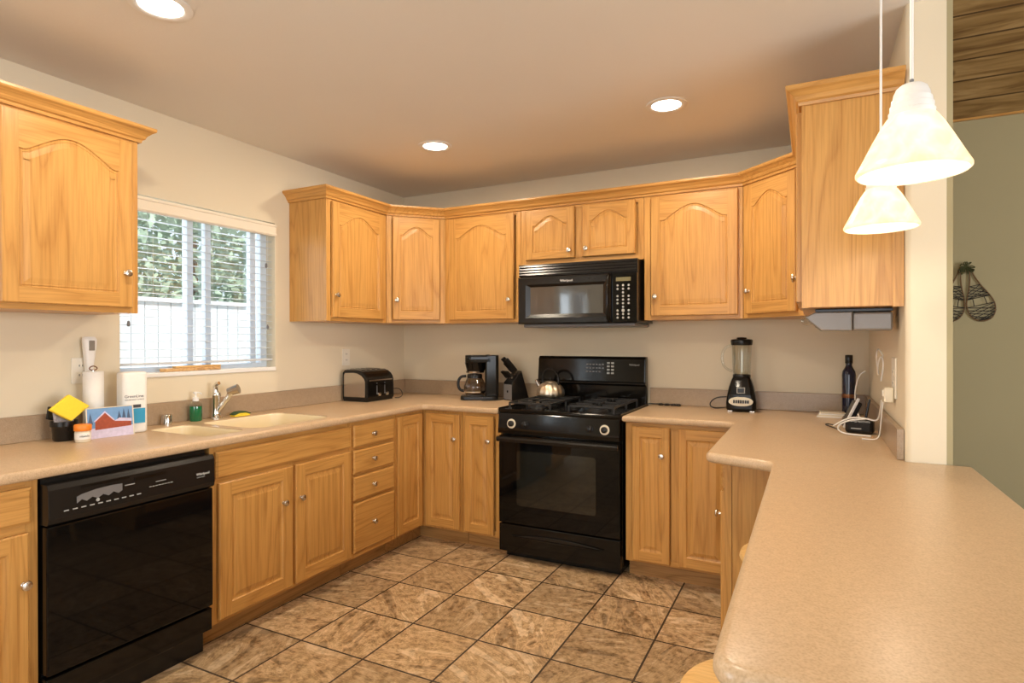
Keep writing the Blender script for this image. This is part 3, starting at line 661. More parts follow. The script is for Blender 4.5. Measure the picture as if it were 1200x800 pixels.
# ---------------------------------------------------------------- range
rg = thing('gas_range', 'black gas range with the kettle on it', 'range', (1.2175, -.655, 0)); RW = .768
MB().box(.002, .04, .045, RW - .002, .63, .892, 0, .003).build('body', 'black', rg)
MB().box(.02, .06, 0, RW - .02, .6, .045).build('base', 'black2', rg)
ck = MB(); ck.box(0, -.012, .892, RW, .63, .914, 0, .006); ck.box(0, -.012, .905, .012, .63, .921, 0, .003); ck.box(RW - .012, -.012, .905, RW, .63, .921, 0, .003); ck.build('cooktop', 'black', rg)
cp = MB(); cp.prism([(-.022, .80), (-.026, .79), (-.022, .768), (.04, .768), (.04, .892), (-.008, .892), (-.014, .886)], .004, RW - .004, 'x', bev=.001, seg=1); cp = cp.build('control_panel', 'black', rg)
l_ = MB(); l_.box(.02, -.0255, .857, RW - .02, -.0150, .8595, 0); 
for i, (x, ring) in enumerate(((.095, 1), (.185, 0), (.59, 0), (.68, 1))):
    T = Matrix.Translation((x, -.019, .828)) @ Matrix.Rotation(PI / 2 - .12, 4, 'X')
    kk = MB(); kk.lathe([(.021, 0), (.021, .003), (.0185, .004), (.0175, .020), (.014, .023), (.0001, .024)], 28, 0, T)
    kk.box(-.003, -.017, .02, .003, .017, .029, 0, .001, T)
    if ring: kk.lathe([(.0195, .0035), (.0285, .003), (.0285, .005), (.0195, .0055)], 28, 1, T)
    k_ = kk.build('knob', ['black2', 'beigeplate'], rg)
    dd = MB()
    for a in range(3): dd.lathe([(.0025, 0), (.0025, .0006), (.0001, .0007)], 8, 0, T @ Matrix.Translation((-.022 + .022 * a, .032 + (.004 if a == 1 else 0), 0)))
    dd.build('knob_marks', 'ltgrey', rg)
dr = MB(); dr.box(.003, -.012, .222, RW - .003, .036, .752, 0, .004); dr = dr.build('oven_door', 'glassblk', rg)
MB().prism(rrect(.125, .335, .625, .665, .018), -.0135, -.0118, 'y').build('oven_window', 'ovenwin', dr)
rk = MB()
for z in (.42, .56): rk.cyl((.15, -.0139, z + .02), (.60, -.0139, z), .0006, n=6)
h = MB(); h.prism([(-.052, .748), (-.056, .738), (-.052, .722), (-.040, .718), (-.034, .724), (-.034, .746), (-.042, .752)], .006, RW - .006, 'x', bev=.002, seg=2)
h.box(.03, -.04, .722, .07, -.012, .748, 0, .003); h.box(RW - .07, -.04, .722, RW - .03, -.012, .748, 0, .003); h.build('door_handle', 'black2', dr)
bd = MB(); bd.box(.003, -.010, .048, RW - .003, .036, .214, 0, .005); bd = bd.build('warming_drawer', 'black', rg)
gr = MB(); pts = [(.09 + .58 * i / 16, .150 + .022 * math.sin(PI * i / 16)) for i in range(17)] + [(.67 - .58 * i / 16, .148 - .010 * math.sin(PI * i / 16)) for i in range(17)]
gr.prism(pts, -.022, -.009, 'y', bev=.003, seg=2); gr.build('drawer_pull', 'black2', bd)
bg = MB()
bg.prism([(.585, .914), (.585, 1.03), (.572, 1.04), (.562, 1.06), (.575, 1.205), (.59, 1.222), (.628, 1.222), (.628, .914)], .006, RW - .006, 'x', bev=.006, seg=3); bg = bg.build('back_guard', 'black', rg)
MB().prism([(.56, 1.038), (.552, 1.044), (.556, 1.052), (.575, 1.056), (.59, 1.04)], .002, RW - .002, 'x', bev=.001, seg=1).build('guard_ledge', 'black2', bg)
ds = MB(); Tg = Matrix.Translation((0, .5628, 1.06)) @ Matrix.Rotation(-.0895, 4, 'X')
for r_ in range(3):
    for c2 in range(6 if r_ else 5): ds.box(.36 + c2 * .022, -.0012, .058 + r_ * .024, .374 + c2 * .022, -.0002, .066 + r_ * .024, 0, 0, Tg)
for r_ in range(4):
    for c2 in range(2): ds.box(.505 + c2 * .028, -.0014, .048 + r_ * .022, .524 + c2 * .028, -.0002, .060 + r_ * .022, 1, .001, Tg)
ds.build('oven_display', ['grey', 'ltgrey'], bg)
text('maker_name', 'Whirlpool', .016, 'ltgrey', rg, (.655, .5690, 1.165), (PI / 2 - .09, 0, 0))
# burners and grates
for i, (bx, by, r_) in enumerate(((.19, .15, .045), (.19, .42, .035), (.58, .15, .05), (.58, .42, .04), (.385, .285, .035))):
    MB().lathe([(.0001, .934), (r_ * .8, .934), (r_, .930), (r_, .924), (r_ * 1.25, .922), (r_ * 1.3, .9145)], 28, 0, Matrix.Translation((bx, by, 0))).build('burner', 'iron', rg)
for gx in (.055, .445):
    g = MB(); w_ = .27; y0_, y1_ = .035, .535; z_ = .948
    bar = lambda a, b: g.box(min(a[0], b[0]) - .005, min(a[1], b[1]) - .005, z_ - .006, max(a[0], b[0]) + .005, max(a[1], b[1]) + .005, z_ + .006, 0, .002)
    bar((gx, y0_), (gx + w_, y0_)); bar((gx, y1_), (gx + w_, y1_)); bar((gx, y0_), (gx, y1_)); bar((gx + w_, y0_), (gx + w_, y1_)); bar((gx, .285), (gx + w_, .285))
    for cy_ in (.15, .42):
        for dx, dy in ((1, 0), (-1, 0), (0, 1), (0, -1)):
            ex = gx + w_ / 2 + dx * w_ / 2; ey = cy_ + dy * .12; bar((gx + w_ / 2 + dx * .035, cy_ + dy * .035), (ex, ey))
    for fx in (gx, gx + w_):
        for fy in (y0_, .285, y1_): g.box(fx - .006, fy - .006, .9145, fx + .006, fy + .006, z_, 0, .002)
    g.build('grate', 'iron', rg)

# ---------------------------------------------------------------- microwave
mw = thing('microwave', 'black over-the-range microwave above the kettle', 'microwave', (1.230, -.405, 1.436)); MWW = .782
MB().box(.0, .022, 0, MWW, .38, .382, 0, .003).build('body', 'black2', mw)
vg = MB(); vg.box(0, .004, .305, MWW, .022, .382, 0, .001)
for k in range(4):
    z = .314 + k * .017; vg.prism([(-.008, z), (-.004, z + .010), (.006, z + .012), (.006, z)], .004, MWW - .004, 'x', bev=.001, seg=1)
vg.build('vent_grille', 'black2', mw)
md_ = MB(); DW_ = .622
oz = [(0, 0), (DW_, 0), (DW_, .300), (0, .300)]; iz = [(.085, .062), (.572, .062), (.572, .235), (.085, .235)]; jz = [(.055, .038), (.592, .038), (.592, .252), (.055, .252)]
R0 = [(x, .02, z) for x, z in oz]; R1 = [(x, -.008, z) for x, z in oz]; R2 = [(x, -.014, z) for x, z in [(.008, .008), (DW_ - .008, .008), (DW_ - .008, .292), (.008, .292)]]; R3 = [(x, -.014, z) for x, z in jz]; R4 = [(x, -.002, z) for x, z in iz]
for a, c in zip((R0, R1, R2, R3), (R1, R2, R3, R4)): md_.add(a + c, [(i, (i + 1) % 4, 4 + (i + 1) % 4, 4 + i) for i in range(4)])
md_ = md_.build('door', 'black2', mw); MB().box(.084, -.0022, .061, .573, .004, .236).build('window', 'microwin', md_)
hd = MB(); hd.tube([(.612, -.010, .012), (.612, -.034, .03), (.612, -.046, .10), (.612, -.048, .16), (.612, -.046, .22), (.612, -.034, .275), (.612, -.010, .290)], .011, 12, smooth_pts=2); hd.build('handle', 'black', md_)
kp = MB(); kp.box(.630, -.010, .0, MWW, .022, .300, 0, .003); kp = kp.build('control_panel', 'glassblk', mw)
MB().box(.655, -.0118, .248, .745, -.0098, .272, 0, .0005).build('display', 'lcd', kp)
ky = MB()
for r_ in range(10):
    for c2 in range(3):
        if r_ in (3, 7) and c2 != 1: continue
        T = Matrix.Translation((.664 + c2 * .034, -.0098, .030 + r_ * .0215)) @ Matrix.Rotation(PI / 2, 4, 'X')
        ky.lathe([(.0068 if (r_, c2) != (2, 1) else .010, 0), (.0062 if (r_, c2) != (2, 1) else .0095, .0012), (.0001, .0014)], 12, 0, T)
ky.build('keypad', 'ltgrey', kp)
MB().box(.02, .03, -.022, MWW - .02, .36, 0, 0, .006).build('underside', 'grey', mw)
text('maker_name', 'Whirlpool', .020, 'print', mw, (.295, -.0142, .262))

# ---------------------------------------------------------------- dishwasher
dw = thing('dishwasher', 'black built-in dishwasher under the counter left of the sink', 'dishwasher', (.648, -2.815, 0), PI / 2); DWW = .613
MB().box(.004, .03, .10, DWW - .004, .57, .868).build('tub', 'black2', dw)
dp = MB(); dp.box(0, -.018, .212, DWW, .03, .712, 0, .006); dp.build('door', 'glassblk', dw)
cpn = MB(); cpn.prism([(.03, .716), (-.018, .716), (-.026, .722), (-.030, .738), (-.028, .835), (-.020, .852), (.03, .852)], 0, DWW, 'x', bev=.002, seg=2); cpn = cpn.build('control_panel', 'black2', dw)
vz = MB(); vz.box(.10, -.0305, .825, .26, -.0285, .832, 0); vz.box(.28, -.0315, .812, .40, -.0285, .824, 1, .001)
vz.build('latch_recess', ['black', 'black'], cpn)
arc = [(.085, .775), (.085, .797), (.10, .803), (.15, .811), (.20, .813), (.235, .811), (.235, .787), (.222, .780), (.205, .789), (.188, .779), (.170, .788), (.152, .778), (.134, .787), (.116, .777), (.100, .786)]
MB().prism(arc, -.0312, -.0285, 'y').build('dial_plate', 'grey', cpn)
bt = MB()
for i in range(10): bt.box(.045 + i * .027, -.0312, .757 + .000 * i, .060 + i * .027, -.0285, .7605, 0)
for i in range(8): bt.box(.335 + i * .012, -.0312, .775, .343 + i * .012, -.0285, .777, 0)
bt.box(.245, -.0312, .80, .28, -.0285, .8025, 0); bt.box(.36, -.0312, .79, .40, -.0285, .792, 0); bt.lathe([(.006, 0), (.006, .002), (.0001, .0022)], 12, 0, Matrix.Translation((.152, -.0295, .772)) @ Matrix.Rotation(PI / 2, 4, 'X'))
bt.build('control_marks', 'ltgrey', cpn)
text('maker_name', 'Whirlpool', .014, 'print', dw, (.528, -.0305, .778))
text('maker_name', 'QUIET WASH', .006, 'ltgrey', dw, (.53, -.0305, .768))
kk = MB(); kk.box(0, -.010, .108, DWW, .03, .200, 0, .004); kk.build('access_panel', 'black', dw)
MB().box(.0, .05, 0, DWW, .10, .105).build('toe_plate', 'black2', dw)

# ---------------------------------------------------------------- kettle
kt = thing('tea_kettle', 'ribbed steel tea kettle on the back left burner of the range', 'kettle', (1.372, -.215, .9545), math.radians(-12))
MB().lathe([(.0001, 0), (.082, 0), (.090, .006), (.094, .02), (.091, .045), (.080, .068), (.062, .085), (.045, .094), (.030, .098)], 72, 0, rib=lambda a, z: 1 + .022 * math.cos(14 * a)).build('body', 'kettle', kt)
ld = MB().lathe([(.034, .094), (.034, .099), (.022, .104), (.0001, .105)], 28).build('lid', 'kettle', kt); MB().lathe([(.005, .104), (.006, .112), (.011, .118), (.011, .124), (.0001, .128)], 16).build('lid_knob', 'black2', ld)
MB().tube([(-.070, 0, .055), (-.095, 0, .075), (-.112, 0, .098)], [.017, .015, .012], 14, smooth_pts=1).cyl((-.108, 0, .092), (-.118, 0, .107), .014, .012).build('spout', 'chrome', kt)
MB().tube([(-.062, 0, .080), (-.066, 0, .12), (-.050, 0, .165), (-.015, 0, .186), (.025, 0, .182), (.055, 0, .155), (.066, 0, .115), (.062, 0, .082)], .0075, 12, smooth_pts=2).build('handle', 'black2', kt)

# ---------------------------------------------------------------- coffee maker
cf = thing('coffee_maker', 'black drip coffee maker with glass carafe left of the knife block', 'coffee maker', (.845, -.215, CT), math.radians(-62))
MB().prism(rrect(-.088, -.150, .088, .115, .04), 0, .028, bev=.006).build('base', 'black2', cf)
MB().lathe([(.0001, .031), (.055, .031), (.058, .028)], 32, 0, Matrix.Translation((0, -.052, 0))).build('warming_plate', 'grey', cf)
MB().prism(rrect(-.085, .022, .085, .118, .02), .028, .314, bev=.005).build('tank', 'black', cf)
hp = MB(); hp.prism(fillet([(-.085, -.118), (.085, -.118), (.085, .06), (-.085, .06)], {0: .05, 1: .05}), .262, .314, bev=.006)
hp.lathe([(.05, .195), (.062, .20), (.078, .262)], 32, 0, Matrix.Translation((0, -.045, 0))); hp.build('brew_head', 'black', cf)
MB().box(-.02, -.1195, .283, .02, -.1175, .292).build('badge', 'ltgrey', cf)
cr = MB().lathe([(.048, .034), (.067, .038), (.077, .062), (.077, .098), (.067, .128), (.053, .152), (.050, .166)], 40, 0, Matrix.Translation((0, -.052, 0))); cr = cr.build('carafe', 'carafe', cf)
MB().lathe([(.0515, .150), (.0535, .152), (.0535, .172), (.050, .180), (.0001, .186)], 32, 0, Matrix.Translation((0, -.052, 0))).build('carafe_lid', 'black2', cr)
MB().lathe([(.075, .050), (.0775, .051), (.0785, .059), (.077, .060)], 40, 0, Matrix.Translation((0, -.052, 0))).build('carafe_band', 'chrome', cr)
MB().lathe([(.061, .1885), (.064, .189), (.0655, .200), (.062, .2005)], 32, 0, Matrix.Translation((0, -.05, 0))).build('head_band', 'steel', cf)
MB().tube([(0, -.112, .165), (0, -.150, .162), (0, -.170, .130), (0, -.168, .085), (0, -.150, .062), (0, -.130, .062)], .010, 10, smooth_pts=2).build('carafe_handle', 'black2', cr)
tag(MB().tube([(.90, -.32, CT + .004), (.97, -.30, CT + .004), (.995, -.24, CT + .004), (.99, -.14, CT + .004), (.975, -.05, CT + .03)], .003, 8, smooth_pts=2).build('power_cord', 'cable_b'), 'black power cord lying beside the coffee maker', 'cord')

# ---------------------------------------------------------------- knife block
kb = thing('knife_block', 'black knife block with a grey front, full of knives, left of the range', 'knife block', (1.080, -.165, CT), math.radians(-30))
MB().prism([(-.058, 0), (.085, 0), (.085, .012), (.022, .205), (-.058, .125)], -.052, .052, 'x', bev=.003, seg=2).build('block', 'black2', kb)
MB().box(-.050, -.0605, .006, .050, -.0583, .112, 0, .001).build('front_plate', 'grey', kb)
MB().box(-.008, -.0615, .055, .008, -.0603, .070).build('badge', 'chrome', kb)
dirk = Vector((0, -.707, .707)).normalized()
for i, (x, yy, L_, r_) in enumerate(((-.012, -.035, .062, .0075), (.012, -.035, .062, .0075), (.034, -.035, .062, .0075), (.038, -.014, .07, .0075), (-.034, -.035, .062, .0075), (-.012, .008, .130, .012), (.030, .004, .125, .012), (-.038, .006, .085, .008))):
    z_ = .125 + (yy + .058) * 1.0 ; p0 = Vector((x, yy, z_)) + dirk * .012; k_ = MB()
    T = Matrix.Translation(p0) @ dirk.to_track_quat('Z', 'Y').to_matrix().to_4x4()
    k_.box(-r_ * .55, -r_ * 1.1, 0, r_ * .55, r_ * 1.1, .012, 1, .0005, T)
    k_.prism(fillet([(-r_ * 1.2, .012), (r_ * 1.2, .012), (r_ * 1.4, L_ * .5), (r_ * 1.5, L_), (-r_ * 1.1, L_ + .004), (-r_ * .9, L_ * .5)], {3: .004, 4: .004}), -r_ * .7, r_ * .7, 'x', 0, .002, T)
    o = k_.build('kitchen_knife', ['black2', 'chrome']); o.parent = None; o.matrix_world = Matrix.Translation((1.080, -.165, CT)) @ Matrix.Rotation(math.radians(-30), 4, 'Z')
    tag(o, 'black-handled kitchen knife, one of the ' + ('short row at the front of the knife block' if i < 4 else 'larger ones at the back of the knife block'), 'knife', 'knives in the block')

# ---------------------------------------------------------------- toaster
ts = thing('toaster', 'steel and black four-slice toaster with a curved front on the left counter', 'toaster', (.252, -.742, CT + .002), math.radians(91))
TW, TD = .29, .212
prof = [(0, .012), (-.004, .03), (0, .145)] + [(TD * .50 * (1 - math.cos(t * PI / 2)) + .002, .145 + .07 * math.sin(t * PI / 2)) for t in (.2, .4, .6, .8, 1)] + [(TD - .02, .213), (TD, .195), (TD, .012)]
MB().prism(prof, .012, TW - .012, 'x', mat=0, bev=.003, seg=2).build('housing', 'black', ts)
for sx_ in (0, TW - .012):
    MB().prism(prof, sx_, sx_ + .012, 'x', bev=.002).build('side_frame', 'black2', ts)
ins = [(.018, .03), (.016, .05), (.016, .135)] + [(TD * .46 * (1 - math.cos(t * PI / 2)) + .02, .135 + .06 * math.sin(t * PI / 2)) for t in (.25, .5, .75, 1)] + [(TD - .022, .192), (TD - .014, .18), (TD - .014, .03)]
MB().prism(ins, -.003, .001, 'x', bev=.001, seg=1).build('side_panel', 'steel', ts); MB().prism(ins, TW - .001, TW + .003, 'x', bev=.001, seg=1).build('side_panel', 'steel', ts)
tp = MB(); 
for k in range(3):
    xx = .012 + .0; 
tp.prism([(.012, .172), (.03, .1895), (.055, .2045), (.085, .2145), (.11, .2175), (.19, .2175), (.19, .212), (.11, .212), (.06, .20), (.03, .184), (.016, .170)], .014, TW - .014, 'x', bev=.001, seg=1)
tp = tp.build('top_plate', 'steel', ts)
for k in range(4):
    x = .045 + k * .056; sl = MB()
    sl.prism([(.05, .2035), (.085, .2162), (.11, .2192), (.185, .2192), (.185, .214), (.11, .214), (.06, .199)], x, x + .026, 'x'); sl.build('slot', 'black', tp)
MB().box(.004, .004, -.002, TW - .004, TD - .004, .014, 0, .002).build('base', 'black2', ts)
for x in (.10, .185):
    MB().box(x - .003, -.0055, .045, x + .003, -.0035, .125).build('lever_track', 'grey', ts)
    MB().box(x - .018, -.022, .108, x + .018, -.002, .118, 0, .003).build('lever', 'black', ts)
    MB().lathe([(.014, 0), (.014, .006), (.011, .014), (.0001, .015)], 20, 0, Matrix.Translation((x + .02, -.003, .045)) @ Matrix.Rotation(PI / 2, 4, 'X')).build('dial', 'chrome', ts)
MB().box(.02, -.0045, .138, TW - .02, -.001, .146, 0, .001).build('front_trim', 'chrome', ts)
tag(MB().tube([(.25, -.44, CT + .006), (.27, -.42, CT + .004), (.265, -.36, CT + .02), (.20, -.32, CT + .07), (.11, -.36, CT + .05), (.07, -.40, CT + .03)], .003, 8, smooth_pts=3).build('power_cord', 'cable_b'), 'thin dark power cord looping out beside the toaster', 'cord')

# ---------------------------------------------------------------- blender
bd_ = thing('blender', 'black countertop blender with glass jar and cream button panel', 'blender', (2.565, -.150, CT), math.radians(2))
bb = MB(); secs = [(.078, .008), (.083, .020), (.083, .055), (.077, .10), (.067, .145), (.055, .182), (.048, .198)]
rings = [[(x, y, z) for x, y in rrect(-s, -s * .95, s, s * .95, s * .35)] for s, z in secs]; K = len(rings[0])
for a, c in zip(rings, rings[1:]): bb.add(a + c, [(k, (k + 1) % K, K + (k + 1) % K, K + k) for k in range(K)], 0, True)
bb.add(rings[0], [tuple(range(K))]); bb.add(rings[-1], [tuple(range(K))])
bb.build('motor_base', 'black', bd_)
for sx_ in (-.06, .06):
    for sy in (-.055, .055): MB().box(sx_ - .014, sy - .012, 0, sx_ + .014, sy + .012, .010, 0, .002).build('foot', 'steel', bd_)
el = [(.066 * (abs(math.cos(a)) ** .8) * (1 if math.cos(a) > 0 else -1), .062 + .026 * math.sin(a)) for a in [2 * PI * i / 28 for i in range(28)]]
pn = MB(); pn.prism(el, -.086, -.0755, 'y', bev=.001, seg=1); pn = pn.build('button_panel', 'beigeplate', bd_)
for i in range(7): MB().box(-.041 + i * .0125, -.091, .053, -.032 + i * .0125, -.0855, .071, 0, .001).build('button', 'black2', pn)
pb = MB(); pb.box(-.023, -.0755, .108, .023, -.062, .142, 0, .002); pb.box(-.018, -.0765, .112, .018, -.075, .138, 1, .001); pb.build('badge', ['ltgrey', 'black2'], bd_)
MB().lathe([(.047, .196), (.050, .200), (.050, .212), (.047, .216)], 32).build('jar_collar', 'black2', bd_)
jar = MB(); jr = [(.048, .214), (.050, .23), (.053, .31), (.056, .392), (.057, .398), (.0545, .398), (.0535, .392), (.050, .31), (.047, .23), (.045, .216)]
n = 40; jar.add([(r * math.cos(2 * PI * i / n), r * math.sin(2 * PI * i / n), z) for r, z in jr for i in range(n)], [(j * n + i, j * n + (i + 1) % n, (j + 1) * n + (i + 1) % n, (j + 1) * n + i) for j in range(len(jr) - 1) for i in range(n)], 0, True)
jar = jar.build('glass_jar', 'glass', bd_)
MB().tube([(-.050, -.005, .385), (-.085, -.01, .378), (-.108, -.012, .34), (-.108, -.012, .29), (-.090, -.01, .25), (-.052, -.004, .232)], .0075, 12, smooth_pts=2).build('jar_handle', 'glass', jar)
MB().lathe([(.050, .385), (.059, .388), (.060, .40), (.062, .412), (.058, .420), (.030, .424), (.026, .432), (.0001, .434)], 36).build('lid', 'black2', bd_)
tag(MB().tube([(2.475, -.10, CT + .012), (2.44, -.07, CT + .004), (2.40, -.11, CT + .004), (2.37, -.075, CT + .02), (2.385, -.045, CT + .05), (2.42, -.035, CT + .066), (2.468, -.04, CT + .07)], .0035, 8, smooth_pts=3).build('power_cord', 'cable_b'), 'black power cord curling to the left of the blender', 'cord')

# small dark spoon-like flat trivet by the range
tv = MB(); tv.tube([(-.10, .01, .006), (-.06, .0, .007), (0, .002, .006), (.07, 0, .006)], .004, 8, smooth_pts=1)
for x in (-.02, .02, .06, .09): tv.lathe([(.0001, .0), (.016, .0), (.018, .006), (.012, .013), (.0001, .014)], 14, 0, Matrix.Translation((x, 0, 0)))
o = tv.build('beaded_trivet', 'iron', None, (2.09, -.058, CT + .001)); tag(o, 'small flat dark metal trivet lying on the counter between the range and the blender', 'trivet')

# ---------------------------------------------------------------- bottle, coasters, router and cables in the right corner
bt_ = thing('glass_bottle', 'tall dark blue bottle with a black cap in the right corner', 'bottle', (3.115, -.135, CT))
MB().lathe([(.0001, 0), (.030, 0), (.034, .004), (.034, .225), (.031, .245), (.020, .265), (.016, .275), (.016, .29)], 28).build('body', 'navy', bt_)
MB().lathe([(.0345, .10), (.0350, .101), (.0350, .120), (.0345, .121)], 28).build('label_band', 'copper', bt_)
MB().lathe([(.018, .288), (.019, .29), (.019, .330), (.017, .334), (.0001, .335)], 20).build('cap', 'black2', bt_)
for k in range(4):
    o = MB().box(-.06, -.045, 0, .06, .045, .0062, 0, .001).build('coaster', 'paper' if k % 2 == 0 else 'beigeplate', None, (3.02 + .004 * k, -.235 + .002 * k, CT + .001 + k * .0068), (0, 0, .05 * k - .1))
    tag(o, 'thin pale coaster in the little stack left of the dark bottle', 'coaster', 'coasters stacked beside the bottle')
ro = thing('router', 'black router box tangled in cables under the right wall outlet', 'router', (3.125, -.80, CT + .001), math.radians(-12))
MB().box(-.055, -.03, 0, .055, .03, .062, 0, .012).build('housing', 'black2', ro)
MB().tube([(.02, .01, .055), (.035, .02, .15)], .005, 10).build('antenna', 'black2', ro)
MB().box(-.03, -.0315, .02, .01, -.0295, .024).build('status_lights', 'ltgrey', ro)
mo = thing('modem', 'slim black modem with a white edge leaning right, behind the router', 'modem', (3.072, -.66, CT + .004), math.radians(8))
T = Matrix.Rotation(.42, 4, 'Y'); MB().prism(rrect(-.012, 0, .016, .135, .008), -.03, .055, 'y', 0, .004, T).build('housing', 'black2', mo)
MB().prism(rrect(-.016, -.002, -.004, .150, .005), -.036, -.0295, 'y', 0, .001, T, 1).build('white_edge', 'white', mo)
def cable(pts, r, m_, lab): tag(MB().tube(pts, r, 8, smooth_pts=3).build('cable', m_), lab, 'cable')
cable([(3.14, -.90, .99), (3.07, -.90, .98), (3.03, -.87, .945), (3.05, -.88, .920), (3.11, -.90, .918), (3.16, -.91, .918)], .0035, 'cable_w', 'white cable sagging in front of the black router')
cable([(3.155, -.50, .92), (3.13, -.42, .98), (3.13, -.36, 1.07), (3.15, -.33, 1.15), (3.18, -.33, 1.17)], .0035, 'cable_w', 'white cable rising in an arch beside the dark bottle')
cable([(3.02, -.84, .945), (3.08, -.86, .99), (3.14, -.87, .99), (3.185, -.90, .98), (3.19, -.95, 1.03), (3.19, -1.00, 1.08)], .0035, 'cable_w', 'white cable running from the router up to the outlet')
cable([(3.05, -.78, .919), (3.02, -.68, .918), (2.99, -.60, .918), (3.00, -.56, .918), (3.03, -.60, .918)], .0025, 'cable_b', 'thin black cable loop lying on the counter left of the router')
cable([(3.19, -1.05, 1.08), (3.185, -1.04, 1.00), (3.18, -1.03, .93), (3.16, -1.01, .918), (3.12, -1.0, .918)], .0025, 'cable_w', 'thin white cable hanging from the outlet to the counter')
cable([(3.212, -.82, 1.26), (3.19, -.84, 1.30), (3.18, -.88, 1.26), (3.19, -.90, 1.17), (3.18, -.93, 1.21), (3.19, -.96, 1.27), (3.20, -.99, 1.24), (3.19, -.98, 1.16)], .003, 'cable_w', 'bundled white cord knotted at the right wall outlet')
def outlet(loc, rz, label, w_=.075, h_=.115, kind='duplex'):
    t = thing('wall_outlet', label, 'outlet', loc, rz); MB().box(-w_ / 2, -.006, -h_ / 2, w_ / 2, -.0005, h_ / 2, 0, .002).build('plate', 'plastic', t)
    for z in (-.021, .021):
        s_ = MB(); s_.prism(rrect(-.016, z - .013, .016, z + .013, .006), -.0075, -.0055, 'y', 0); s_.box(-.008, -.0079, z - .003, -.005, -.0073, z + .006, 1); s_.box(.005, -.0079, z - .003, .008, -.0073, z + .006, 1); s_.build('socket', ['plastic', 'ink'], t)
outlet((.0, -2.372, 1.20), PI / 2, 'ivory wall outlet behind the paper towel roll')
outlet((.0, -.672, 1.215), PI / 2, 'ivory wall outlet above the toaster')
outlet((WX, -1.16, 1.185), -PI / 2, 'ivory wall outlet on the right wall above the router', .115, .155)
pgk = thing('plug_adapter', 'cream plug adapter in the right wall outlet', 'plug', (WX - .007, -1.165, 1.118), -PI / 2); MB().box(-.026, -.032, -.028, .026, 0, .030, 0, .005).build('housing', 'beigeplate', pgk)
MB().box(-.014, -.036, -.005, .014, -.031, .02, 0, .001).build('seam', 'plastic', pgk)
# under-cabinet paper towel / foil dispenser
ud = thing('under_cabinet_dispenser', 'translucent grey wrap dispenser mounted under the right wall cabinet', 'dispenser', (2.945, -1.30, UZ0 - .002), 0)
MB().box(.0, .0, -.012, .255, .15, 0, 0, .002).build('mounting_plate', 'black2', ud)
MB().prism([(.012, .002), (.012, .145), (-.0, .10), (-.0, .04)], -.07, -.012, 'z', 0).build('end_cap', 'glass', ud)
u_ = MB(); u_.prism([(-.0, -.012), (-.035, -.03), (-.01, -.055), (.02, -.082), (.125, -.084), (.125, -.012)], .0, .13, 'y', 0, .004); u_.build('cover', 'coff', ud)
u_ = MB(); u_.box(.127, .0, -.084, .255, .13, -.014, 0, .008); u_.build('housing', 'coff', ud)
MB().tube([(-.03, .03, -.02), (-.05, .03, -.045), (-.03, .03, -.06), (-.005, .03, -.05)], .004, 8, smooth_pts=2).build('release_clip', 'glass', ud)

# ---------------------------------------------------------------- things left of the sink
nl = thing('plug_in_flashlight', 'white tapered plug-in flashlight in the left outlet', 'flashlight', (.012, -2.350, 1.19), PI / 2)
s_ = MB(); secs = [(.012, 0.03, .0), (.016, .034, .04), (.026, .040, .12), (.028, .040, .15), (.022, .032, .162)]
rings = [[(x, y, z) for x, y in rrect(-a, -b, a, 0, a * .6)] for a, b, z in secs]; K = len(rings[0])
for a, c in zip(rings, rings[1:]): s_.add(a + c, [(k, (k + 1) % K, K + (k + 1) % K, K + k) for k in range(K)], 0, True)
s_.add(rings[0], [tuple(range(K))]); s_.add(rings[-1], [tuple(range(K))]); s_.build('housing', 'white', nl)
MB().box(-.012, -.0425, .10, .012, -.039, .145, 0, .002).build('lens_cover', 'coff', nl)
pt = thing('paper_towel_roll', 'bare white paper towel roll standing on the counter', 'paper towels', (.092, -2.366, CT))
MB().lathe([(.0001, 0), (.055, 0), (.055, .006), (.010, .008)], 36).build('stand_base', 'chrome', pt)
MB().lathe([(.018, .009), (.039, .009), (.039, .284), (.018, .284), (.018, .27)], 36).build('roll', 'paper', pt)
MB().cyl((0, 0, .008), (0, 0, .290), .005).build('rod', 'chrome', pt)
MB().tube([(0, -.018, .30), (0, 0, .31), (0, .018, .30), (0, .012, .29), (0, -.012, .29)], .0025, 8, closed=True, smooth_pts=2).build('loop_top', 'copper', pt)
wp = thing('wrapped_towel_pack', 'plastic-wrapped paper towel pack with black lettering and blue label', 'paper towels', (.148, -2.232, CT), math.radians(82))
MB().prism(rrect(-.052, -.045, .052, .045, .022), .0, .278, bev=.012, seg=4, smooth=True).build('pack', 'paper', wp)
MB().box(-.046, -.0475, .045, .036, -.0445, .112).build('blue_label', 'teal', wp)
MB().box(-.046, -.0480, .116, .018, -.0445, .130).build('dark_band', 'ink', wp)
text('pack_lettering', 'GreenLine', .0185, 'ink', wp, (-.049, -.0455, .162)); text('pack_lettering', 'HOUSEHOLD TOWELS', .0078, 'ink', wp, (-.048, -.0455, .150))
text('pack_lettering', 'Gr', .0180, 'ink', wp, (.0532, -.012, .165), (PI / 2, 0, PI / 2)); text('pack_lettering', 'HOUS', .009, 'ink', wp, (.0532, -.016, .150), (PI / 2, 0, PI / 2))
pb_ = thing('black_caddy', 'black plastic caddy stuffed with packets and a yellow sponge', 'caddy', (.122, -2.496, CT + .001), math.radians(100))
MB().lathe([(.0001, 0), (.036, 0), (.040, .006), (.043, .055), (.049, .062), (.049, .082), (.046, .082), (.041, .062), (.037, .01), (.0001, .008)], 32).build('pot', 'black2', pb_)
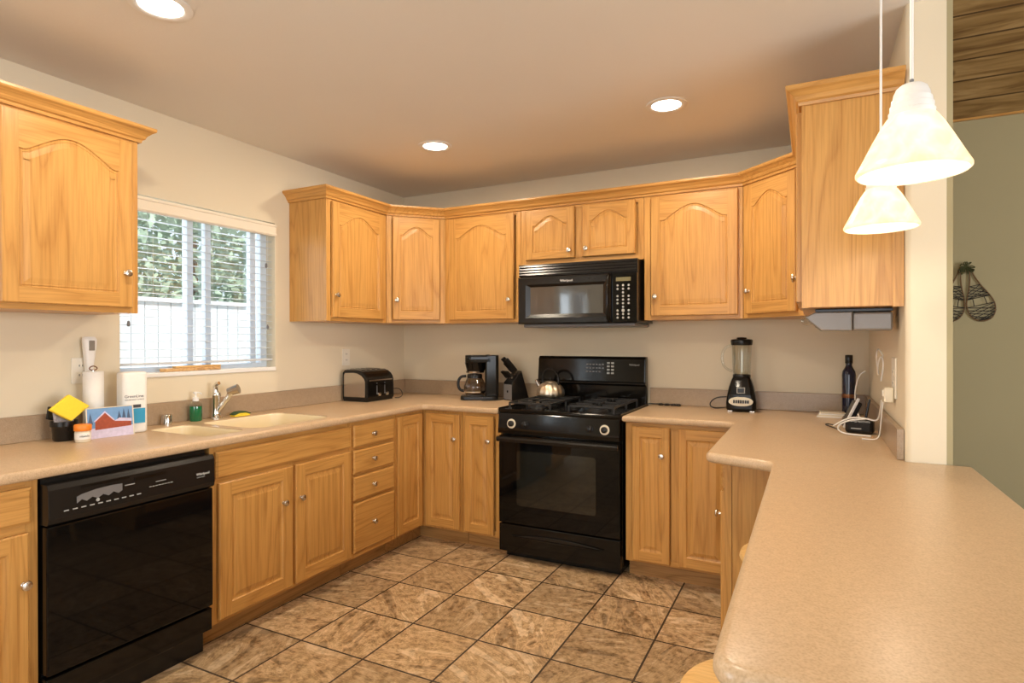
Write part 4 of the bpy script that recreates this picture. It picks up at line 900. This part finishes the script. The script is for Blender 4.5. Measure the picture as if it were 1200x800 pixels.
def slabthing(name, lab, cat, m_, loc, size, rot):
    o = MB().box(-size[0] / 2, -size[1] / 2, 0, size[0] / 2, size[1] / 2, size[2], 0, min(size) * .25).build(name, m_, None, loc, rot); return tag(o, lab, cat)
slabthing('snack_packet', 'crinkled silvery packet standing in the black caddy', 'packet', 'film', (.124, -2.496, CT + .066), (.078, .008, .055), (math.radians(-10), 0, math.radians(98)))
slabthing('dark_packet', 'dark packet leaning at the back of the black caddy', 'packet', 'black2', (.072, -2.525, CT + .088), (.03, .010, .055), (math.radians(-18), math.radians(20), math.radians(95)))
slabthing('dark_box', 'small black box edge poking up behind the yellow sponge', 'box', 'black2', (.062, -2.43, CT + .095), (.035, .012, .045), (0, 0, math.radians(95)))
sp_ = MB(); sp_.box(-.042, -.008, -.042, .042, .008, .042, 0, .003, Matrix.Rotation(math.radians(45), 4, 'Y'))
o = sp_.build('yellow_sponge', 'yellow', None, (.150, -2.490, CT + .138), (math.radians(-8), 0, math.radians(96))); o.scale = (1.35, 1, .95); tag(o, 'yellow sponge tipped on its corner in the black caddy', 'sponge')
jr_ = thing('supplement_jar', 'small clear jar with an orange lid in front of the picture card', 'jar', (.226, -2.478, CT + .0005), math.radians(75))
MB().lathe([(.0001, 0), (.026, 0), (.028, .004), (.028, .042), (.025, .048)], 28).build('jar_body', 'beigeplate', jr_)
MB().lathe([(.030, .046), (.0315, .048), (.0315, .068), (.029, .072), (.0001, .073)], 32).build('lid', 'orange', jr_)
MB().lathe([(.0284, .012), (.0288, .0122), (.0288, .038), (.0284, .0382)], 28).build('label_strip', 'paper', jr_)
text('jar_lettering', 'vitamin', .012, 'ink', jr_, (-.018, -.0295, .022))
# picture card: snowy lodge
pc = thing('picture_card', 'standing picture card of a red lodge in snow', 'picture card', (.206, -2.355, CT + .0005), math.radians(84))
Tc = Matrix.Rotation(-.10, 4, 'X') @ Matrix.Diagonal((1.17, 1, 1.22, 1))
MB().box(-.080, -.002, 0, .080, .002, .108, 0, 0, Tc).build('card', 'skyprint', pc)
q = MB(); q.box(-.080, -.0028, 0, .080, -.0019, .036, 0, 0, Tc); q.box(-.080, -.0030, 0, -.076, -.0019, .108, 1, 0, Tc); q.box(.076, -.0030, 0, .080, -.0019, .108, 1, 0, Tc); q.box(-.08, -.003, .105, .08, -.0019, .108, 1, 0, Tc); q.build('snow_ground', ['snow', 'beigeplate'], pc)
q = MB(); q.prism([(-.052, .030), (.070, .034), (.070, .052), (.020, .056), (.008, .060), (-.018, .090), (-.050, .064)], -.0036, -.0019, 'y', T=Tc); q.build('lodge', 'red', pc)
q = MB(); q.prism([(-.056, .060), (-.018, .094), (.014, .060), (.010, .058), (-.018, .088), (-.052, .058)], -.0040, -.0019, 'y', T=Tc); q.prism([(.012, .056), (.072, .050), (.072, .060), (.030, .066)], -.0040, -.0019, 'y', T=Tc); q.build('snowy_roof', 'snow', pc)
q = MB()
for x, z, hh in ((-.066, .05, .04), (.030, .06, .03), (.046, .055, .042), (.062, .05, .045)): q.prism([(x - .008, z), (x + .008, z), (x, z + hh)], -.0034, -.0019, 'y', T=Tc)
q.build('pine_trees', 'pine', pc)
# behind the sink
o = MB().lathe([(.023, 0), (.023, .046), (.020, .052), (.0001, .053)], 28).build('air_gap_cap', 'chrome', None, (.062, -2.012, CT)); tag(o, 'short chrome cylinder cap left of the green soap bottle', 'air gap')
sb = thing('soap_bottle', 'clear pump bottle of green dish soap behind the sink', 'soap bottle', (.060, -1.855, CT), math.radians(95))
MB().lathe([(.0001, 0), (.028, 0), (.031, .004), (.031, .075), (.0305, .078), (.0001, .078)], 30).build('soap', 'greenliq', sb)
MB().lathe([(.031, .0785), (.030, .088), (.022, .100), (.013, .105), (.013, .112)], 30).build('shoulder', 'glass', sb)
MB().lathe([(.015, .104), (.015, .122), (.008, .126), (.005, .128), (.005, .142), (.012, .144), (.012, .152), (.0001, .153)], 20).tube([(0, 0, .148), (0, -.03, .148), (0, -.042, .142)], .004, 8).build('pump', 'white', sb)
fc = thing('kitchen_faucet', 'chrome single-lever pull-out faucet behind the sink', 'faucet', (.070, -1.742, CT), math.radians(90))
MB().lathe([(.0001, 0), (.030, 0), (.030, .006), (.024, .012), (.021, .03), (.021, .118), (.023, .122), (.023, .135), (.020, .14), (.0001, .14)], 28).build('body', 'chrome', fc)
MB().tube([(0, .004, .135), (-.004, .006, .165), (-.004, -.004, .185), (-.002, -.025, .192)], [.016, .014, .011, .009], 14, smooth_pts=1).build('lever', 'chrome', fc)
MB().tube([(0, -.012, .035), (.014, -.035, .075), (.030, -.055, .115), (.040, -.070, .145)], [.011, .012, .014, .016], 16, smooth_pts=2).build('spout', 'chrome', fc)
MB().cyl((.034, -.052, .142), (.062, -.098, .160), .022, .026, 24).build('spray_head', 'steel', fc)
sg = MB(); sg.prism([(-.045, 0), (.045, 0), (.048, .008), (.02, .018), (-.02, .018), (-.048, .008)], -.022, .022, 'y', 0, .003); sg.prism([(-.047, .009), (-.02, .0185), (.02, .0185), (.048, .009), (.052, .013), (.022, .026), (-.022, .026), (-.051, .013)], -.023, .023, 'y', 1, .001)
o = sg.build('scrub_sponge', ['yellow', 'spgreen'], None, (.098, -1.615, CT + .001), (0, 0, math.radians(85))); tag(o, 'yellow scrub sponge with a dark green scouring top beside the faucet', 'sponge')
wb = MB(); wb.prism([(-.165, -.024), (.15, -.024), (.168, 0), (.15, .024), (-.165, .024), (-.18, 0)], 0, .017, bev=.003, seg=2)
o = wb.build('wooden_board', 'board', None, (-.020, -1.815, wz0 + .004), (0, 0, math.radians(90))); tag(o, 'small wooden board lying on the window sill', 'board')
wb = MB(); wb.box(-.13, -.014, 0, .14, .016, .010, 0, .002)
o = wb.build('wooden_spatula', 'light_wood', None, (-.022, -1.79, wz0 + .0215), (0, 0, math.radians(92))); tag(o, 'pale wooden stick lying on top of the board on the sill', 'wooden stick')

# ---------------------------------------------------------------- stools under the bar
def stool(loc, label):
    t = thing('bar_stool', label, 'stool', loc, 0)
    MB().lathe([(.0001, .612), (.14, .612), (.172, .618), (.180, .630), (.176, .643), (.16, .648), (.0001, .644)], 48).build('seat', 'light_wood', t)
    for k in range(4):
        a = PI / 4 + k * PI / 2; c, s = math.cos(a), math.sin(a); MB().cyl((.10 * c, .10 * s, .614), (.17 * c, .17 * s, 0), .018, .014, 16).build('leg', 'light_wood', t)
    MB().tube([(.142 * math.cos(i * PI / 12), .142 * math.sin(i * PI / 12), .25) for i in range(24)], .009, 8, closed=True).build('foot_ring', 'light_wood', t)
stool((2.872, -2.65, 0), 'pale wooden round-seat stool peeking out under the near corner of the bar')
stool((2.900, -1.79, 0), 'pale wooden round-seat stool tucked under the bar beyond the near one')

# ---------------------------------------------------------------- snowshoe ornament on the green wall
def snowshoe(cx, tilt, label):
    o_ = thing('snowshoe_ornament', label, 'wall ornament', (cx, gy - .012, 1.80)); T = Matrix.Rotation(tilt, 4, 'Y')
    half = [(.004, 0), (.010, -.06), (.030, -.13), (.056, -.19), (.074, -.245), (.070, -.30), (.045, -.345), (0, -.362)]
    pts = [(x, 0, z) for x, z in half] + [(-x, 0, z) for x, z in half[-2::-1]]
    MB().tube(pts, .0045, 8, closed=False, T=T, smooth_pts=2).build('frame', 'twig', o_)
    def wd(z):
        for (a, b), (c, d) in zip(half, half[1:]):
            if d <= z <= b: return a + (c - a) * (z - b) / (d - b)
        return 0
    l = MB()
    def seg(x0, z0, x1, z1): l.tube([(x0, -.003, z0), (x1, -.003, z1)], .0023, 5, T=T)
    for za, zb, k in ((-.125, -.205, 4), (-.255, -.350, 5)):
        for i in range(k + 1):
            z = za + (zb - za) * i / k; z2 = za + (zb - za) * min(k, i + 2) / k
            seg(-wd(z), z, wd(z2), z2); seg(wd(z), z, -wd(z2), z2)
        seg(-wd(za), za, wd(za), za); seg(-wd(zb * .999), zb, wd(zb * .999), zb)
    seg(-.03, -.205, -.034, -.255); seg(.03, -.205, .034, -.255)
    for z in (-.125, -.15, -.175, -.2, -.255, -.28, -.305, -.33):
        for sx_ in (-1, 1): l.lathe([(.0001, -.005), (.005, 0), (.0001, .005)], 8, 0, T @ Matrix.Translation((sx_ * wd(z), 0, z)))
    l.build('lacing', 'lace', o_)
snowshoe(3.842, -.235, 'right snowshoe of the small crossed pair hanging on the green wall')
snowshoe(3.798, .20, 'left snowshoe of the crossed pair, partly hidden by the wall end')
bw = MB(); rd = random.Random(4)
for i in range(7):
    a = rd.uniform(0, 2 * PI); r_ = rd.uniform(.03, .06); bw.tube([(0, 0, 0), (r_ * math.cos(a) * .6, -.01, r_ * math.sin(a) * .6 + .01), (r_ * math.cos(a + .35), -.014, r_ * math.sin(a + .35)), (r_ * math.cos(a + .7) * .6, -.01, r_ * math.sin(a + .7) * .6), (0, 0, 0)], .003, 6, smooth_pts=2)
for i in range(26):
    a = rd.uniform(-2.8, -.35); r_ = rd.uniform(.03, .055); bw.tube([(0, -.004, 0), (r_ * math.cos(a), -.010 - rd.uniform(0, .012), r_ * math.sin(a))], .003, 5)
tag(bw.build('ribbon_bow', 'bow', None, (3.82, gy - .026, 1.80)), 'green and gold bow tying the two snowshoes together', 'bow')
